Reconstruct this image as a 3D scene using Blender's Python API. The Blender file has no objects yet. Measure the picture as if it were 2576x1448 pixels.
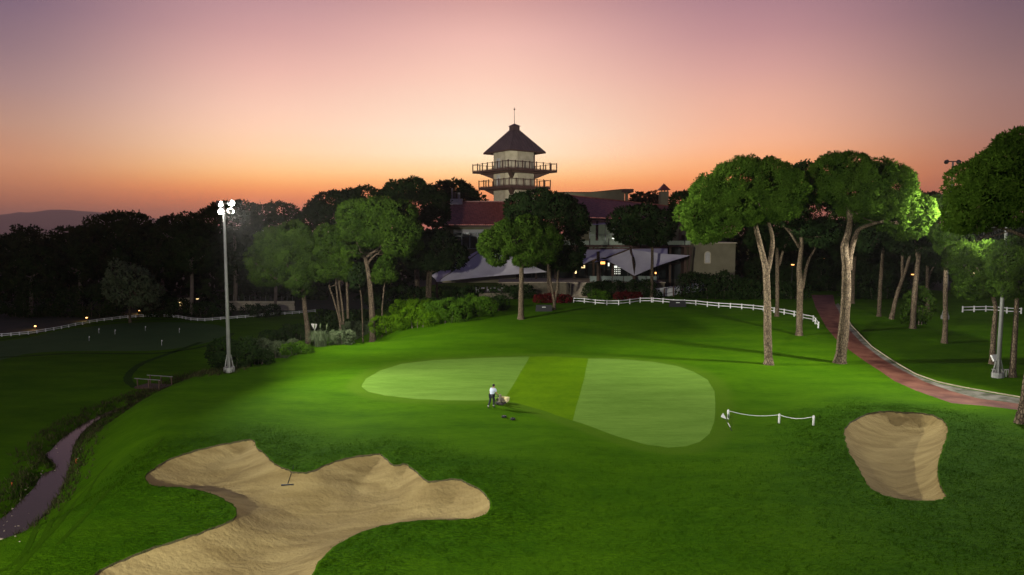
import bpy, math, random
import numpy as np
from mathutils import Vector
from mathutils.geometry import delaunay_2d_cdt

R = math.radians
rnd = random.Random(7)
rng = np.random.default_rng(11)
SC = bpy.context.scene
COL = SC.collection

# ------------------------------------------------------------------ camera
CAMZ, FPX, CX, CY, PITCH = 13.0, 1717.3, 1288.0, 724.0, R(4.63)
cam = bpy.data.cameras.new('camera')
cam.sensor_width = 36.0
cam.lens = 24.0
cam.clip_end = 30000
camo = bpy.data.objects.new('camera', cam)
COL.objects.link(camo)
camo.location = (0, 0, CAMZ)
camo.rotation_euler = (R(90) - PITCH, 0, 0)
SC.camera = camo

# ------------------------------------------------------------------ render / view
SC.view_settings.view_transform = 'Standard'
SC.view_settings.look = 'None'
SC.view_settings.exposure = 0.0
SC.view_settings.gamma = 1.0
SC.view_settings.use_curve_mapping = False
SC.cycles.use_denoising = True
SC.cycles.max_bounces = 6
SC.cycles.diffuse_bounces = 2
SC.cycles.glossy_bounces = 2
SC.cycles.transmission_bounces = 4
SC.cycles.transparent_max_bounces = 6
SC.cycles.volume_bounces = 0
SC.cycles.sample_clamp_indirect = 4.0


def lin(r, g, b):
    f = lambda c: (c / 255 / 12.92) if c / 255 <= 0.04045 else ((c / 255 + 0.055) / 1.055) ** 2.4
    return (f(r), f(g), f(b), 1.0)


# ------------------------------------------------------------------ dusk sky
W = bpy.data.worlds.new('World')
SC.world = W
W.use_nodes = True
nt = W.node_tree
nt.nodes.clear()
N = nt.nodes.new
L = nt.links.new


def wmath(op, a, b=None):
    n = N('ShaderNodeMath')
    n.operation = op
    for i, v in enumerate((a, b)):
        if v is None:
            continue
        if isinstance(v, (int, float)):
            n.inputs[i].default_value = v
        else:
            L(v, n.inputs[i])
    return n.outputs[0]


tc = N('ShaderNodeTexCoord')
sx = N('ShaderNodeSeparateXYZ')
L(tc.outputs['Generated'], sx.inputs[0])
elev = wmath('MULTIPLY', wmath('ARCSINE', sx.outputs[2]), 180 / math.pi)
az = wmath('MULTIPLY', wmath('ARCTAN2', sx.outputs[0], sx.outputs[1]), 180 / math.pi)
pos = wmath('MULTIPLY', wmath('ADD', elev, 10.0), 0.01)


def ramp(stops):
    n = N('ShaderNodeValToRGB')
    cr = n.color_ramp
    cr.interpolation = 'LINEAR'
    while len(cr.elements) < len(stops):
        cr.elements.new(0.5)
    for e, (deg, c) in zip(cr.elements, stops):
        e.position = (deg + 10) / 100
        k = float(np.interp(deg, [0, 1, 2, 3, 4, 5, 6.7, 9.3, 12, 18, 30], [1.5, 1.5, 1.45, 1.42, 1.37, 1.35, 1.27, 1.16, 1.10, 1.05, 1.0])) * 0.5
        e.color = tuple(v * k for v in lin(*c)[:3]) + (1.0,)
    L(pos, n.inputs[0])
    return n.outputs[0]


def smooth(v, a, b):
    n = N('ShaderNodeMapRange')
    n.interpolation_type = 'SMOOTHSTEP'
    n.inputs[1].default_value = a
    n.inputs[2].default_value = b
    L(v, n.inputs[0])
    return n.outputs[0]


def wmix(f, a, b):
    n = N('ShaderNodeMix')
    n.data_type = 'RGBA'
    L(f, n.inputs[0])
    L(a, n.inputs[6])
    L(b, n.inputs[7])
    return n.outputs[2]


HIGH = [(25, (168, 124, 140)), (40, (104, 86, 116)), (60, (74, 68, 102)), (90, (58, 58, 94))]
r_c = ramp([(-10, (120, 70, 60)), (0, (190, 96, 80)), (1.5, (214, 112, 82)), (2.6, (240, 136, 84)), (3.4, (252, 156, 92)), (4.2, (255, 184, 114)),
            (5.0, (255, 212, 152)), (6.4, (255, 231, 196)), (8.0, (255, 232, 204)), (9.6, (255, 224, 198)), (12.4, (255, 209, 188)), (15.4, (242, 190, 178)),
            (18.0, (216, 163, 158))] + HIGH)
r_l = ramp([(-10, (90, 60, 56)), (0, (118, 84, 80)), (1.0, (140, 88, 78)), (2.2, (166, 102, 76)), (3.6, (186, 122, 88)), (4.9, (192, 134, 102)),
            (7.3, (180, 138, 120)), (9.8, (162, 129, 128)), (12.2, (142, 115, 124)), (14.9, (122, 100, 119)),
            (20, (102, 86, 112)), (40, (82, 74, 108)), (60, (70, 66, 100)), (90, (58, 58, 94))])
r_r = ramp([(-10, (80, 54, 50)), (0, (116, 70, 66)), (1.3, (138, 80, 68)), (2.8, (152, 90, 72)), (4.2, (160, 100, 78)), (5.6, (158, 106, 90)),
            (7.3, (152, 112, 102)), (9.8, (147, 113, 110)), (12.2, (132, 104, 108)), (14.9, (116, 93, 105)),
            (20, (100, 84, 106)), (40, (82, 74, 106)), (60, (70, 66, 100)), (90, (58, 58, 94))])
r_ml = ramp([(-10, (110, 64, 56)), (0, (166, 92, 76)), (1.5, (190, 106, 78)), (2.6, (228, 128, 80)), (3.4, (250, 154, 88)), (4.2, (255, 182, 112)), (5.0, (255, 198, 138)), (6.4, (255, 208, 166)),
             (8.0, (255, 208, 178)), (9.6, (251, 203, 180)), (12.4, (236, 184, 172)), (15.0, (212, 162, 160)), (18.0, (186, 142, 150))] + HIGH)
r_mr = ramp([(-10, (100, 60, 52)), (0, (150, 80, 70)), (1.5, (172, 92, 70)), (2.6, (206, 112, 72)), (3.4, (230, 132, 78)), (4.3, (244, 150, 90)), (5.5, (246, 168, 114)), (7.0, (244, 178, 140)),
             (8.5, (238, 178, 150)), (10.3, (231, 174, 154)), (12.4, (216, 162, 154)), (15.0, (192, 143, 146)), (18.0, (168, 126, 138))] + HIGH)
r_b = ramp([(-10, (40, 38, 52)), (0, (62, 54, 74)), (8, (80, 68, 92)), (20, (74, 68, 102)), (50, (64, 62, 98)), (90, (58, 58, 94))])
absaz = wmath('ABSOLUTE', az)
naz = wmath('MULTIPLY', az, -1.0)
k_l = wmix(smooth(naz, 18.0, 38.0), wmix(smooth(naz, 0.0, 22.0), r_c, r_ml), r_l)
c1 = wmix(smooth(az, 18.0, 38.0), wmix(smooth(az, -4.0, 20.0), k_l, r_mr), r_r)
c2 = wmix(smooth(absaz, 45.0, 150.0), c1, r_b)
bg = N('ShaderNodeBackground')
bg.inputs[1].default_value = 2.0
L(c2, bg.inputs[0])
wo = N('ShaderNodeOutputWorld')
L(bg.outputs[0], wo.inputs[0])

# floodlight power, one value per mast (watts per head); the lamps themselves sit in the mast builder
POW_LEFT, POW_RIGHT, POW_NEAR = 45000, 26000, 64000


# ------------------------------------------------------------------ geometry helpers
def ray(px, py):
    a, b = (px - CX) / FPX, (CY - py) / FPX
    return np.array([a, math.cos(PITCH) + b * math.sin(PITCH), b * math.cos(PITCH) - math.sin(PITCH)])


def at(px, py, Y):
    d = ray(px, py)
    t = Y / d[1]
    return np.array([d[0] * t, Y, CAMZ + d[2] * t])


def onz(px, py, z):
    d = ray(px, py)
    t = (z - CAMZ) / d[2]
    return np.array([d[0] * t, d[1] * t])


def zoomer(scale, ox, oy):
    return lambda zx, zy: ((ox + zx / scale) / 1.00932, (oy + zy / scale) / 1.00932)


z1 = zoomer(3.2175, 1050, 250)
z2 = zoomer(3.2175, 0, 480)
z5 = zoomer(2.4133, 1700, 360)
z6 = zoomer(3.148, 600, 440)
zA = zoomer(5.152, 1000, 460)
zT = zoomer(4.954, 1380, 600)
zR = zoomer(4.8265, 1990, 600)
zB = zoomer(7.576, 1790, 1020)
z8 = zoomer(1.9815, 0, 900)
zS = zoomer(5.7244, 1330, 740)
z7 = zoomer(2.896, 2330, 600)
zL = zoomer(4.293, 300, 560)
zW = zoomer(5.57, 1150, 260)
zG = zoomer(8.587, 320, 920)


def wloc(o):
    v = np.zeros(3)
    while o is not None:
        v += np.array(o.location)
        o = o.parent
    return v


def tag(o, label=None, cat=None, group=None, kind=None):
    if label:
        o['label'] = label
    if cat:
        o['category'] = cat
    if group:
        o['group'] = group
    if kind:
        o['kind'] = kind
    return o


def thing(name, loc, label, cat, group=None):
    o = bpy.data.objects.new(name, None)
    COL.objects.link(o)
    o.empty_display_size = 0.2
    o.location = tuple(float(v) for v in loc)
    return tag(o, label, cat, group)


def mesh_obj(name, verts, faces, m, parent=None, smooth=False):
    """verts in world space; faces ndarray (n,3|4) or list"""
    verts = np.asarray(verts, dtype=np.float64)
    off = wloc(parent) if parent is not None else np.zeros(3)
    me = bpy.data.meshes.new(name)
    v = (verts - off).astype(np.float32)
    if isinstance(faces, np.ndarray):
        k = faces.shape[1]
        nf = len(faces)
        me.vertices.add(len(v))
        me.vertices.foreach_set('co', v.ravel())
        me.loops.add(nf * k)
        me.loops.foreach_set('vertex_index', faces.astype(np.int32).ravel())
        me.polygons.add(nf)
        me.polygons.foreach_set('loop_start', np.arange(0, nf * k, k, dtype=np.int32))
        me.polygons.foreach_set('loop_total', np.full(nf, k, dtype=np.int32))
        me.update(calc_edges=True)
    else:
        me.from_pydata(v.tolist(), [], faces)
    if smooth:
        me.polygons.foreach_set('use_smooth', np.ones(len(me.polygons), dtype=bool))
    o = bpy.data.objects.new(name, me)
    if m is not None:
        me.materials.append(m)
    COL.objects.link(o)
    if parent is not None:
        o.parent = parent
    return o


class MB:
    def __init__(self):
        self.v, self.f = [], []

    def add(self, vs, fs):
        n = len(self.v)
        self.v += [tuple(float(c) for c in p) for p in vs]
        self.f += [tuple(i + n for i in f) for f in fs]
        return self

    def box(self, c, s, rz=0.0, M=None):
        hx, hy, hz = s[0] / 2, s[1] / 2, s[2] / 2
        ca, sa = math.cos(rz), math.sin(rz)
        vs = []
        for z in (-hz, hz):
            for x, y in ((-hx, -hy), (hx, -hy), (hx, hy), (-hx, hy)):
                p = Vector((x * ca - y * sa, x * sa + y * ca, z))
                if M is not None:
                    p = M @ Vector((x, y, z))
                vs.append((c[0] + p[0], c[1] + p[1], c[2] + p[2]))
        return self.add(vs, [(0, 3, 2, 1), (4, 5, 6, 7), (0, 1, 5, 4), (1, 2, 6, 5), (2, 3, 7, 6), (3, 0, 4, 7)])

    def bar(self, a, b, w, h=None):
        """box along a->b"""
        a, b = Vector(a), Vector(b)
        d = b - a
        ln = d.length
        if ln < 1e-6:
            return self
        z = d.normalized()
        up = Vector((0, 0, 1)) if abs(z.z) < 0.95 else Vector((0, 1, 0))
        x = z.cross(up).normalized()
        y = x.cross(z)
        h = h or w
        vs = []
        for p in (a, b):
            for sx_, sy_ in ((-1, -1), (1, -1), (1, 1), (-1, 1)):
                vs.append(p + x * (sx_ * w / 2) + y * (sy_ * h / 2))
        return self.add(vs, [(0, 1, 2, 3), (7, 6, 5, 4), (0, 4, 5, 1), (1, 5, 6, 2), (2, 6, 7, 3), (3, 7, 4, 0)])

    def tube(self, path, rad, n=8, caps=True):
        path = [Vector([float(c) for c in p]) for p in path]
        if isinstance(rad, (int, float)):
            rad = [rad] * len(path)
        vs, fs = [], []
        px = None
        for i, p in enumerate(path):
            t = (path[min(i + 1, len(path) - 1)] - path[max(i - 1, 0)])
            t = t.normalized() if t.length > 1e-9 else Vector((0, 0, 1))
            if px is None:
                ref = Vector((1, 0, 0)) if abs(t.x) < 0.9 else Vector((0, 1, 0))
                px = (ref - t * ref.dot(t)).normalized()
            else:
                px = (px - t * px.dot(t)).normalized()
            py = t.cross(px)
            for k in range(n):
                a = 2 * math.pi * k / n
                vs.append(p + px * (math.cos(a) * rad[i]) + py * (math.sin(a) * rad[i]))
        for i in range(len(path) - 1):
            for k in range(n):
                a, b = i * n + k, i * n + (k + 1) % n
                fs.append((a, b, b + n, a + n))
        if caps:
            fs.append(tuple(range(n - 1, -1, -1)))
            fs.append(tuple(range((len(path) - 1) * n, len(path) * n)))
        return self.add(vs, fs)

    def prism(self, poly, z0, z1):
        n = len(poly)
        vs = [(p[0], p[1], z0) for p in poly] + [(p[0], p[1], z1) for p in poly]
        fs = [tuple(range(n - 1, -1, -1)), tuple(range(n, 2 * n))]
        fs += [(k, (k + 1) % n, n + (k + 1) % n, n + k) for k in range(n)]
        return self.add(vs, fs)

    def slab(self, pts, th):
        """thin slab: polygon pts (3D), extruded down by th"""
        n = len(pts)
        vs = [tuple(p) for p in pts] + [(p[0], p[1], p[2] - th) for p in pts]
        fs = [tuple(range(n)), tuple(range(2 * n - 1, n - 1, -1))]
        fs += [(k, n + k, n + (k + 1) % n, (k + 1) % n) for k in range(n)]
        return self.add(vs, fs)

    def ball(self, c, r, nu=10, nv=6):
        r = (r, r, r) if isinstance(r, (int, float)) else r
        vs = [(c[0], c[1], c[2] + r[2])]
        for j in range(1, nv):
            th = math.pi * j / nv
            for i in range(nu):
                a = 2 * math.pi * i / nu
                vs.append((c[0] + r[0] * math.sin(th) * math.cos(a), c[1] + r[1] * math.sin(th) * math.sin(a), c[2] + r[2] * math.cos(th)))
        vs.append((c[0], c[1], c[2] - r[2]))
        fs = [(0, 1 + i, 1 + (i + 1) % nu) for i in range(nu)]
        for j in range(nv - 2):
            for i in range(nu):
                a, b = 1 + j * nu + i, 1 + j * nu + (i + 1) % nu
                fs.append((a, a + nu, b + nu, b))
        e = len(vs) - 1
        fs += [(e, 1 + (nv - 2) * nu + (i + 1) % nu, 1 + (nv - 2) * nu + i) for i in range(nu)]
        return self.add(vs, fs)

    def build(self, name, m, parent=None, smooth=False):
        return mesh_obj(name, np.array(self.v), self.f, m, parent, smooth)


# ------------------------------------------------------------------ materials
def newmat(name):
    m = bpy.data.materials.new(name)
    m.use_nodes = True
    return m, m.node_tree, m.node_tree.nodes['Principled BSDF']


def pmat(name, c1, c2=None, scale=2.0, rough=0.7, bump=0.0, bscale=20.0, metal=0.0, detail=4.0, stretch=None, spec=0.3, tex='noise'):
    m, t, b = newmat(name)
    b.inputs['Roughness'].default_value = rough
    b.inputs['Metallic'].default_value = metal
    b.inputs['Specular IOR Level'].default_value = spec
    g = t.nodes.new('ShaderNodeNewGeometry')
    vec = g.outputs['Position']
    if stretch:
        mp = t.nodes.new('ShaderNodeMapping')
        mp.inputs['Scale'].default_value = stretch
        t.links.new(vec, mp.inputs['Vector'])
        vec = mp.outputs[0]
    if c2:
        n = t.nodes.new('ShaderNodeTexNoise')
        n.inputs['Scale'].default_value = scale
        n.inputs['Detail'].default_value = detail
        t.links.new(vec, n.inputs['Vector'])
        r = t.nodes.new('ShaderNodeValToRGB')
        r.color_ramp.elements[0].position = 0.32
        r.color_ramp.elements[1].position = 0.68
        r.color_ramp.elements[0].color = (*c1, 1)
        r.color_ramp.elements[1].color = (*c2, 1)
        t.links.new(n.outputs['Fac'], r.inputs[0])
        t.links.new(r.outputs[0], b.inputs['Base Color'])
    else:
        b.inputs['Base Color'].default_value = (*c1, 1)
    if bump:
        if tex == 'voronoi':
            n2 = t.nodes.new('ShaderNodeTexVoronoi')
            n2.inputs['Scale'].default_value = bscale
            out = n2.outputs['Distance']
        else:
            n2 = t.nodes.new('ShaderNodeTexNoise')
            n2.inputs['Scale'].default_value = bscale
            n2.inputs['Detail'].default_value = 5
            out = n2.outputs['Fac']
        t.links.new(vec, n2.inputs['Vector'])
        bp = t.nodes.new('ShaderNodeBump')
        bp.inputs['Strength'].default_value = bump
        bp.inputs['Distance'].default_value = 0.05
        t.links.new(out, bp.inputs['Height'])
        t.links.new(bp.outputs[0], b.inputs['Normal'])
    return m


def emat(name, c, strength):
    m, t, b = newmat(name)
    b.inputs['Base Color'].default_value = (0.6, 0.6, 0.6, 1)
    b.inputs['Emission Color'].default_value = (*c, 1)
    b.inputs['Emission Strength'].default_value = strength
    return m


def leafmat(name, c1, c2, trans=0.25, scale=0.5, attr=0.75):
    m = bpy.data.materials.new(name)
    m.use_nodes = True
    t = m.node_tree
    t.nodes.clear()
    NN, LL = t.nodes.new, t.links.new
    g = NN('ShaderNodeNewGeometry')
    n = NN('ShaderNodeTexNoise')
    n.inputs['Scale'].default_value = scale
    n.inputs['Detail'].default_value = 3
    LL(g.outputs['Position'], n.inputs['Vector'])
    n2 = NN('ShaderNodeTexWhiteNoise')
    n2.noise_dimensions = '1D'
    LL(g.outputs['Random Per Island'], n2.inputs['W'])
    ad = NN('ShaderNodeMath')
    ad.operation = 'MULTIPLY_ADD'
    LL(n2.outputs[0], ad.inputs[0])
    ad.inputs[1].default_value = 0.45
    LL(n.outputs['Fac'], ad.inputs[2])
    r = NN('ShaderNodeValToRGB')
    r.color_ramp.elements[0].position = 0.4
    r.color_ramp.elements[1].position = 0.95
    r.color_ramp.elements[0].color = (*c1, 1)
    r.color_ramp.elements[1].color = (*c2, 1)
    LL(ad.outputs[0], r.inputs[0])
    at_ = NN('ShaderNodeAttribute')
    at_.attribute_name = 'puff'
    mx = NN('ShaderNodeMix')
    mx.data_type = 'VECTOR'
    mx.inputs[0].default_value = attr
    LL(g.outputs['Normal'], mx.inputs[4])
    LL(at_.outputs['Vector'], mx.inputs[5])
    nm = NN('ShaderNodeVectorMath')
    nm.operation = 'NORMALIZE'
    LL(mx.outputs[1], nm.inputs[0])
    d = NN('ShaderNodeBsdfDiffuse')
    tr = NN('ShaderNodeBsdfTranslucent')
    for s in (d, tr):
        LL(r.outputs[0], s.inputs['Color'])
        LL(nm.outputs[0], s.inputs['Normal'])
    ms = NN('ShaderNodeMixShader')
    ms.inputs[0].default_value = trans
    LL(d.outputs[0], ms.inputs[1])
    LL(tr.outputs[0], ms.inputs[2])
    o = NN('ShaderNodeOutputMaterial')
    LL(ms.outputs[0], o.inputs[0])
    return m


def grassmat(name, c1, c2, cr, scale=0.35, bump=0.5, fine=14.0, stretch=(1, 1, 1), stripes=0.0):
    """mown grass; vertex attribute 'rough' (0 mown .. 1 long) blends to the darker, lumpier long grass"""
    m, t, b = newmat(name)
    NN, LL = t.nodes.new, t.links.new
    b.inputs['Roughness'].default_value = 0.85
    b.inputs['Specular IOR Level'].default_value = 0.02
    g = NN('ShaderNodeNewGeometry')
    mp = NN('ShaderNodeMapping')
    mp.inputs['Scale'].default_value = stretch
    LL(g.outputs['Position'], mp.inputs['Vector'])

    def noise(s, d=4):
        n = NN('ShaderNodeTexNoise')
        n.inputs['Scale'].default_value = s
        n.inputs['Detail'].default_value = d
        LL(mp.outputs[0], n.inputs['Vector'])
        return n.outputs['Fac']

    big, mid, fin = noise(scale, 5), noise(2.3, 5), noise(fine, 3)
    s1 = NN('ShaderNodeMath')
    s1.operation = 'MULTIPLY_ADD'
    LL(mid, s1.inputs[0])
    s1.inputs[1].default_value = 0.6
    LL(big, s1.inputs[2])
    s2 = NN('ShaderNodeMath')
    s2.operation = 'MULTIPLY_ADD'
    LL(fin, s2.inputs[0])
    s2.inputs[1].default_value = 0.5
    LL(s1.outputs[0], s2.inputs[2])
    r = NN('ShaderNodeValToRGB')
    r.color_ramp.elements[0].position = 0.8
    r.color_ramp.elements[1].position = 1.3
    r.color_ramp.elements[0].position = 0.55
    r.color_ramp.elements[1].position = 1.0
    r.color_ramp.elements[0].color = (*c1, 1)
    r.color_ramp.elements[1].color = (*c2, 1)
    sc_ = NN('ShaderNodeMath')
    sc_.operation = 'MULTIPLY'
    sc_.inputs[1].default_value = 0.74
    LL(s2.outputs[0], sc_.inputs[0])
    LL(sc_.outputs[0], r.inputs[0])
    at_ = NN('ShaderNodeAttribute')
    at_.attribute_name = 'rough'
    mr = NN('ShaderNodeMapRange')
    mr.inputs[1].default_value = 0.40
    mr.inputs[2].default_value = 0.62
    LL(noise(9.0, 6), mr.inputs[0])
    rm = NN('ShaderNodeMath')
    rm.operation = 'MULTIPLY'
    LL(mr.outputs[0], rm.inputs[0])
    LL(at_.outputs['Fac'], rm.inputs[1])
    mx = NN('ShaderNodeMix')
    mx.data_type = 'RGBA'
    LL(rm.outputs[0], mx.inputs[0])
    LL(r.outputs[0], mx.inputs[6])
    mx.inputs[7].default_value = (*cr, 1)
    fr = NN('ShaderNodeAttribute')
    fr.attribute_name = 'fringe'
    fm = NN('ShaderNodeMath')
    fm.operation = 'MULTIPLY'
    fm.inputs[1].default_value = 0.6
    LL(fr.outputs['Fac'], fm.inputs[0])
    mf = NN('ShaderNodeMix')
    mf.data_type = 'RGBA'
    LL(fm.outputs[0], mf.inputs[0])
    LL(mx.outputs[2], mf.inputs[6])
    mf.inputs[7].default_value = (0.078, 0.150, 0.008, 1)
    LL(mf.outputs[2], b.inputs['Base Color'])
    hs = NN('ShaderNodeMath')
    hs.operation = 'MULTIPLY_ADD'
    LL(noise(6.0, 6), hs.inputs[0])
    a2 = NN('ShaderNodeMath')
    a2.operation = 'MULTIPLY_ADD'
    LL(at_.outputs['Fac'], a2.inputs[0])
    a2.inputs[1].default_value = 1.3
    a2.inputs[2].default_value = 0.5
    LL(a2.outputs[0], hs.inputs[1])
    LL(fin, hs.inputs[2])
    bp = NN('ShaderNodeBump')
    bp.inputs['Strength'].default_value = bump
    bp.inputs['Distance'].default_value = 0.06
    LL(hs.outputs[0], bp.inputs['Height'])
    LL(bp.outputs[0], b.inputs['Normal'])
    return m


M_LAWN = grassmat('lawn_grass', (0.030, 0.096, 0.0010), (0.066, 0.158, 0.0018), (0.025, 0.084, 0.001), bump=0.6, fine=18.0, stretch=(0.55, 1.5, 1))
M_GREEN = grassmat('green_grass', (0.090, 0.182, 0.020), (0.155, 0.275, 0.040), (0.1, 0.2, 0.02), scale=0.4, bump=0.25, stretch=(0.4, 1.5, 1))
M_STRIP = grassmat('mown_grass', (0.064, 0.146, 0.0015), (0.108, 0.212, 0.002), (0.06, 0.15, 0.004), scale=0.4, bump=0.15)
M_PRACT = grassmat('practice_grass', (0.055, 0.11, 0.03), (0.07, 0.13, 0.036), (0.05, 0.1, 0.03), bump=0.15)
M_FLOOR = pmat('forest_floor', (0.030, 0.040, 0.014), (0.055, 0.050, 0.022), 0.4, 0.95, 0.4, 3)
M_PATH = pmat('red_paving', (0.085, 0.019, 0.008), (0.19, 0.072, 0.040), 0.7, 0.75, 0.15, 18)
M_VERGE = pmat('gravel_verge', (0.055, 0.065, 0.03), (0.26, 0.24, 0.20), 1.1, 0.9, 0.6, 14)
M_CONC = pmat('kerb_concrete', (0.40, 0.39, 0.35), (0.5, 0.48, 0.43), 3, 0.8, 0.2, 30)


def sandmat():
    m, t, b = newmat('bunker_sand')
    NN, LL = t.nodes.new, t.links.new
    b.inputs['Roughness'].default_value = 0.95
    b.inputs['Specular IOR Level'].default_value = 0.1
    g = NN('ShaderNodeNewGeometry')
    n = NN('ShaderNodeTexNoise')
    n.inputs['Scale'].default_value = 0.6
    n.inputs['Detail'].default_value = 7
    n.inputs['Distortion'].default_value = 0.9
    ms = NN('ShaderNodeMapping')
    ms.inputs['Rotation'].default_value = (0, 0, -0.25)
    ms.inputs['Scale'].default_value = (0.45, 1.7, 1)
    LL(g.outputs['Position'], ms.inputs['Vector'])
    LL(ms.outputs[0], n.inputs['Vector'])
    r = NN('ShaderNodeValToRGB')
    r.color_ramp.elements[0].position = 0.36
    r.color_ramp.elements[1].position = 0.66
    r.color_ramp.elements[0].color = (0.26, 0.192, 0.074, 1)
    r.color_ramp.elements[1].color = (0.385, 0.298, 0.122, 1)
    LL(n.outputs['Fac'], r.inputs[0])
    LL(r.outputs[0], b.inputs['Base Color'])
    mp = NN('ShaderNodeMapping')
    mp.inputs['Rotation'].default_value = (0, 0, 0.5)
    LL(g.outputs['Position'], mp.inputs['Vector'])
    wv = NN('ShaderNodeTexWave')
    wv.wave_type = 'RINGS'
    wv.inputs['Scale'].default_value = 1.6
    wv.inputs['Distortion'].default_value = 6.0
    wv.inputs['Detail'].default_value = 3
    wv.inputs['Detail Scale'].default_value = 0.5
    LL(mp.outputs[0], wv.inputs['Vector'])
    n2 = NN('ShaderNodeTexNoise')
    n2.inputs['Scale'].default_value = 4
    n2.inputs['Detail'].default_value = 8
    LL(g.outputs['Position'], n2.inputs['Vector'])
    a = NN('ShaderNodeMath')
    a.operation = 'MULTIPLY_ADD'
    LL(wv.outputs['Fac'], a.inputs[0])
    a.inputs[1].default_value = 0.025
    LL(n2.outputs['Fac'], a.inputs[2])
    bp = NN('ShaderNodeBump')
    bp.inputs['Strength'].default_value = 0.6
    bp.inputs['Distance'].default_value = 0.12
    LL(a.outputs[0], bp.inputs['Height'])
    LL(bp.outputs[0], b.inputs['Normal'])
    return m


M_SAND = sandmat()
M_SOIL = pmat('turf_edge', (0.05, 0.055, 0.018), (0.11, 0.085, 0.04), 6, 0.95, 0.6, 15)
M_WATER, _t, _b = newmat('stream_water')
_b.inputs['Base Color'].default_value = (0.06, 0.045, 0.03, 1)
_b.inputs['Roughness'].default_value = 0.05
_b.inputs['IOR'].default_value = 1.33
_n = _t.nodes.new('ShaderNodeTexNoise')
_n.inputs['Scale'].default_value = 3.0
_g = _t.nodes.new('ShaderNodeNewGeometry')
_t.links.new(_g.outputs['Position'], _n.inputs['Vector'])
_bp = _t.nodes.new('ShaderNodeBump')
_bp.inputs['Strength'].default_value = 0.12
_bp.inputs['Distance'].default_value = 0.05
_t.links.new(_n.outputs['Fac'], _bp.inputs['Height'])
_t.links.new(_bp.outputs[0], _b.inputs['Normal'])



def barkmat():
    m, t, b = newmat('pine_bark')
    NN, LL = t.nodes.new, t.links.new
    b.inputs['Roughness'].default_value = 0.95
    b.inputs['Specular IOR Level'].default_value = 0.1
    g = NN('ShaderNodeNewGeometry')
    mp = NN('ShaderNodeMapping')
    mp.inputs['Scale'].default_value = (1, 1, 0.5)
    LL(g.outputs['Position'], mp.inputs['Vector'])
    v = NN('ShaderNodeTexVoronoi')
    v.feature = 'DISTANCE_TO_EDGE'
    v.inputs['Scale'].default_value = 6.5
    LL(mp.outputs[0], v.inputs['Vector'])
    n = NN('ShaderNodeTexNoise')
    n.inputs['Scale'].default_value = 2.5
    n.inputs['Detail'].default_value = 5
    LL(mp.outputs[0], n.inputs['Vector'])
    r = NN('ShaderNodeValToRGB')
    r.color_ramp.elements[0].position = 0.3
    r.color_ramp.elements[1].position = 0.7
    r.color_ramp.elements[0].color = (0.12, 0.085, 0.052, 1)
    r.color_ramp.elements[1].color = (0.235, 0.182, 0.118, 1)
    LL(n.outputs['Fac'], r.inputs[0])
    mr = NN('ShaderNodeMapRange')
    mr.inputs[1].default_value = 0.02
    mr.inputs[2].default_value = 0.14
    LL(v.outputs['Distance'], mr.inputs[0])
    mx = NN('ShaderNodeMix')
    mx.data_type = 'RGBA'
    LL(mr.outputs[0], mx.inputs[0])
    mx.inputs[6].default_value = (0.052, 0.038, 0.027, 1)
    LL(r.outputs[0], mx.inputs[7])
    LL(mx.outputs[2], b.inputs['Base Color'])
    bp = NN('ShaderNodeBump')
    bp.inputs['Strength'].default_value = 0.9
    bp.inputs['Distance'].default_value = 0.06
    LL(mr.outputs[0], bp.inputs['Height'])
    LL(bp.outputs[0], b.inputs['Normal'])
    return m


M_BARK = barkmat()
M_BARKD = pmat('dark_bark', (0.10, 0.08, 0.06), (0.18, 0.14, 0.11), 3, 0.95, 0.8, 6, stretch=(1, 1, 0.4))
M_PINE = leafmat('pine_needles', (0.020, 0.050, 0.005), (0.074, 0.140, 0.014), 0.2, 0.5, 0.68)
M_PINE_SHADED = leafmat('shaded_pine_needles', (0.014, 0.030, 0.010), (0.030, 0.056, 0.014), 0.15)  # darker copy of the needles, shade of unlit pines put into the colour
M_SHRUB = leafmat('shrub_leaves', (0.045, 0.115, 0.008), (0.10, 0.21, 0.016), 0.3, 0.9, 0.6)
M_SHRUB_LIT = leafmat('lit_shrub_leaves', (0.07, 0.17, 0.004), (0.13, 0.26, 0.008), 0.3, 0.9, 0.6)  # lighter shrub copy, mast light on the hedge put into the colour
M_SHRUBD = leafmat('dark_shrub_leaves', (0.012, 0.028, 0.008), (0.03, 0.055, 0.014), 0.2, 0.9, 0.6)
M_SHRUBG = leafmat('grey_green_leaves', (0.065, 0.10, 0.04), (0.16, 0.20, 0.10), 0.3, 0.9, 0.6)
M_FLOWER = leafmat('red_flowers', (0.05, 0.008, 0.007), (0.13, 0.014, 0.014), 0.2, 2.0, 0.5)
M_BLADE = leafmat('long_grass_blades', (0.024, 0.078, 0.0010), (0.056, 0.136, 0.0018), 0.2, 1.5, 0.75)
M_WHITE = pmat('white_paint', (0.78, 0.78, 0.74), (0.68, 0.68, 0.64), 3, 0.5)
M_STEEL = pmat('galvanised_steel', (0.20, 0.205, 0.185), (0.25, 0.25, 0.23), 2, 0.55, metal=0.2)
M_DARKST = pmat('dark_steel', (0.045, 0.038, 0.035), (0.06, 0.05, 0.045), 3, 0.5)
M_BROWN = pmat('brown_steel', (0.075, 0.040, 0.030), (0.10, 0.055, 0.040), 2, 0.6)
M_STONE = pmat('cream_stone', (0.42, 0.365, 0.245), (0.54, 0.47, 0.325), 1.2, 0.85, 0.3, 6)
M_SHADED_STONE = pmat('shaded_stone', (0.10, 0.085, 0.055), (0.16, 0.135, 0.09), 2.0, 0.9, 0.3, 6)  # darkened copy of the cream stone, shade on base walls in the colour
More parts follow.
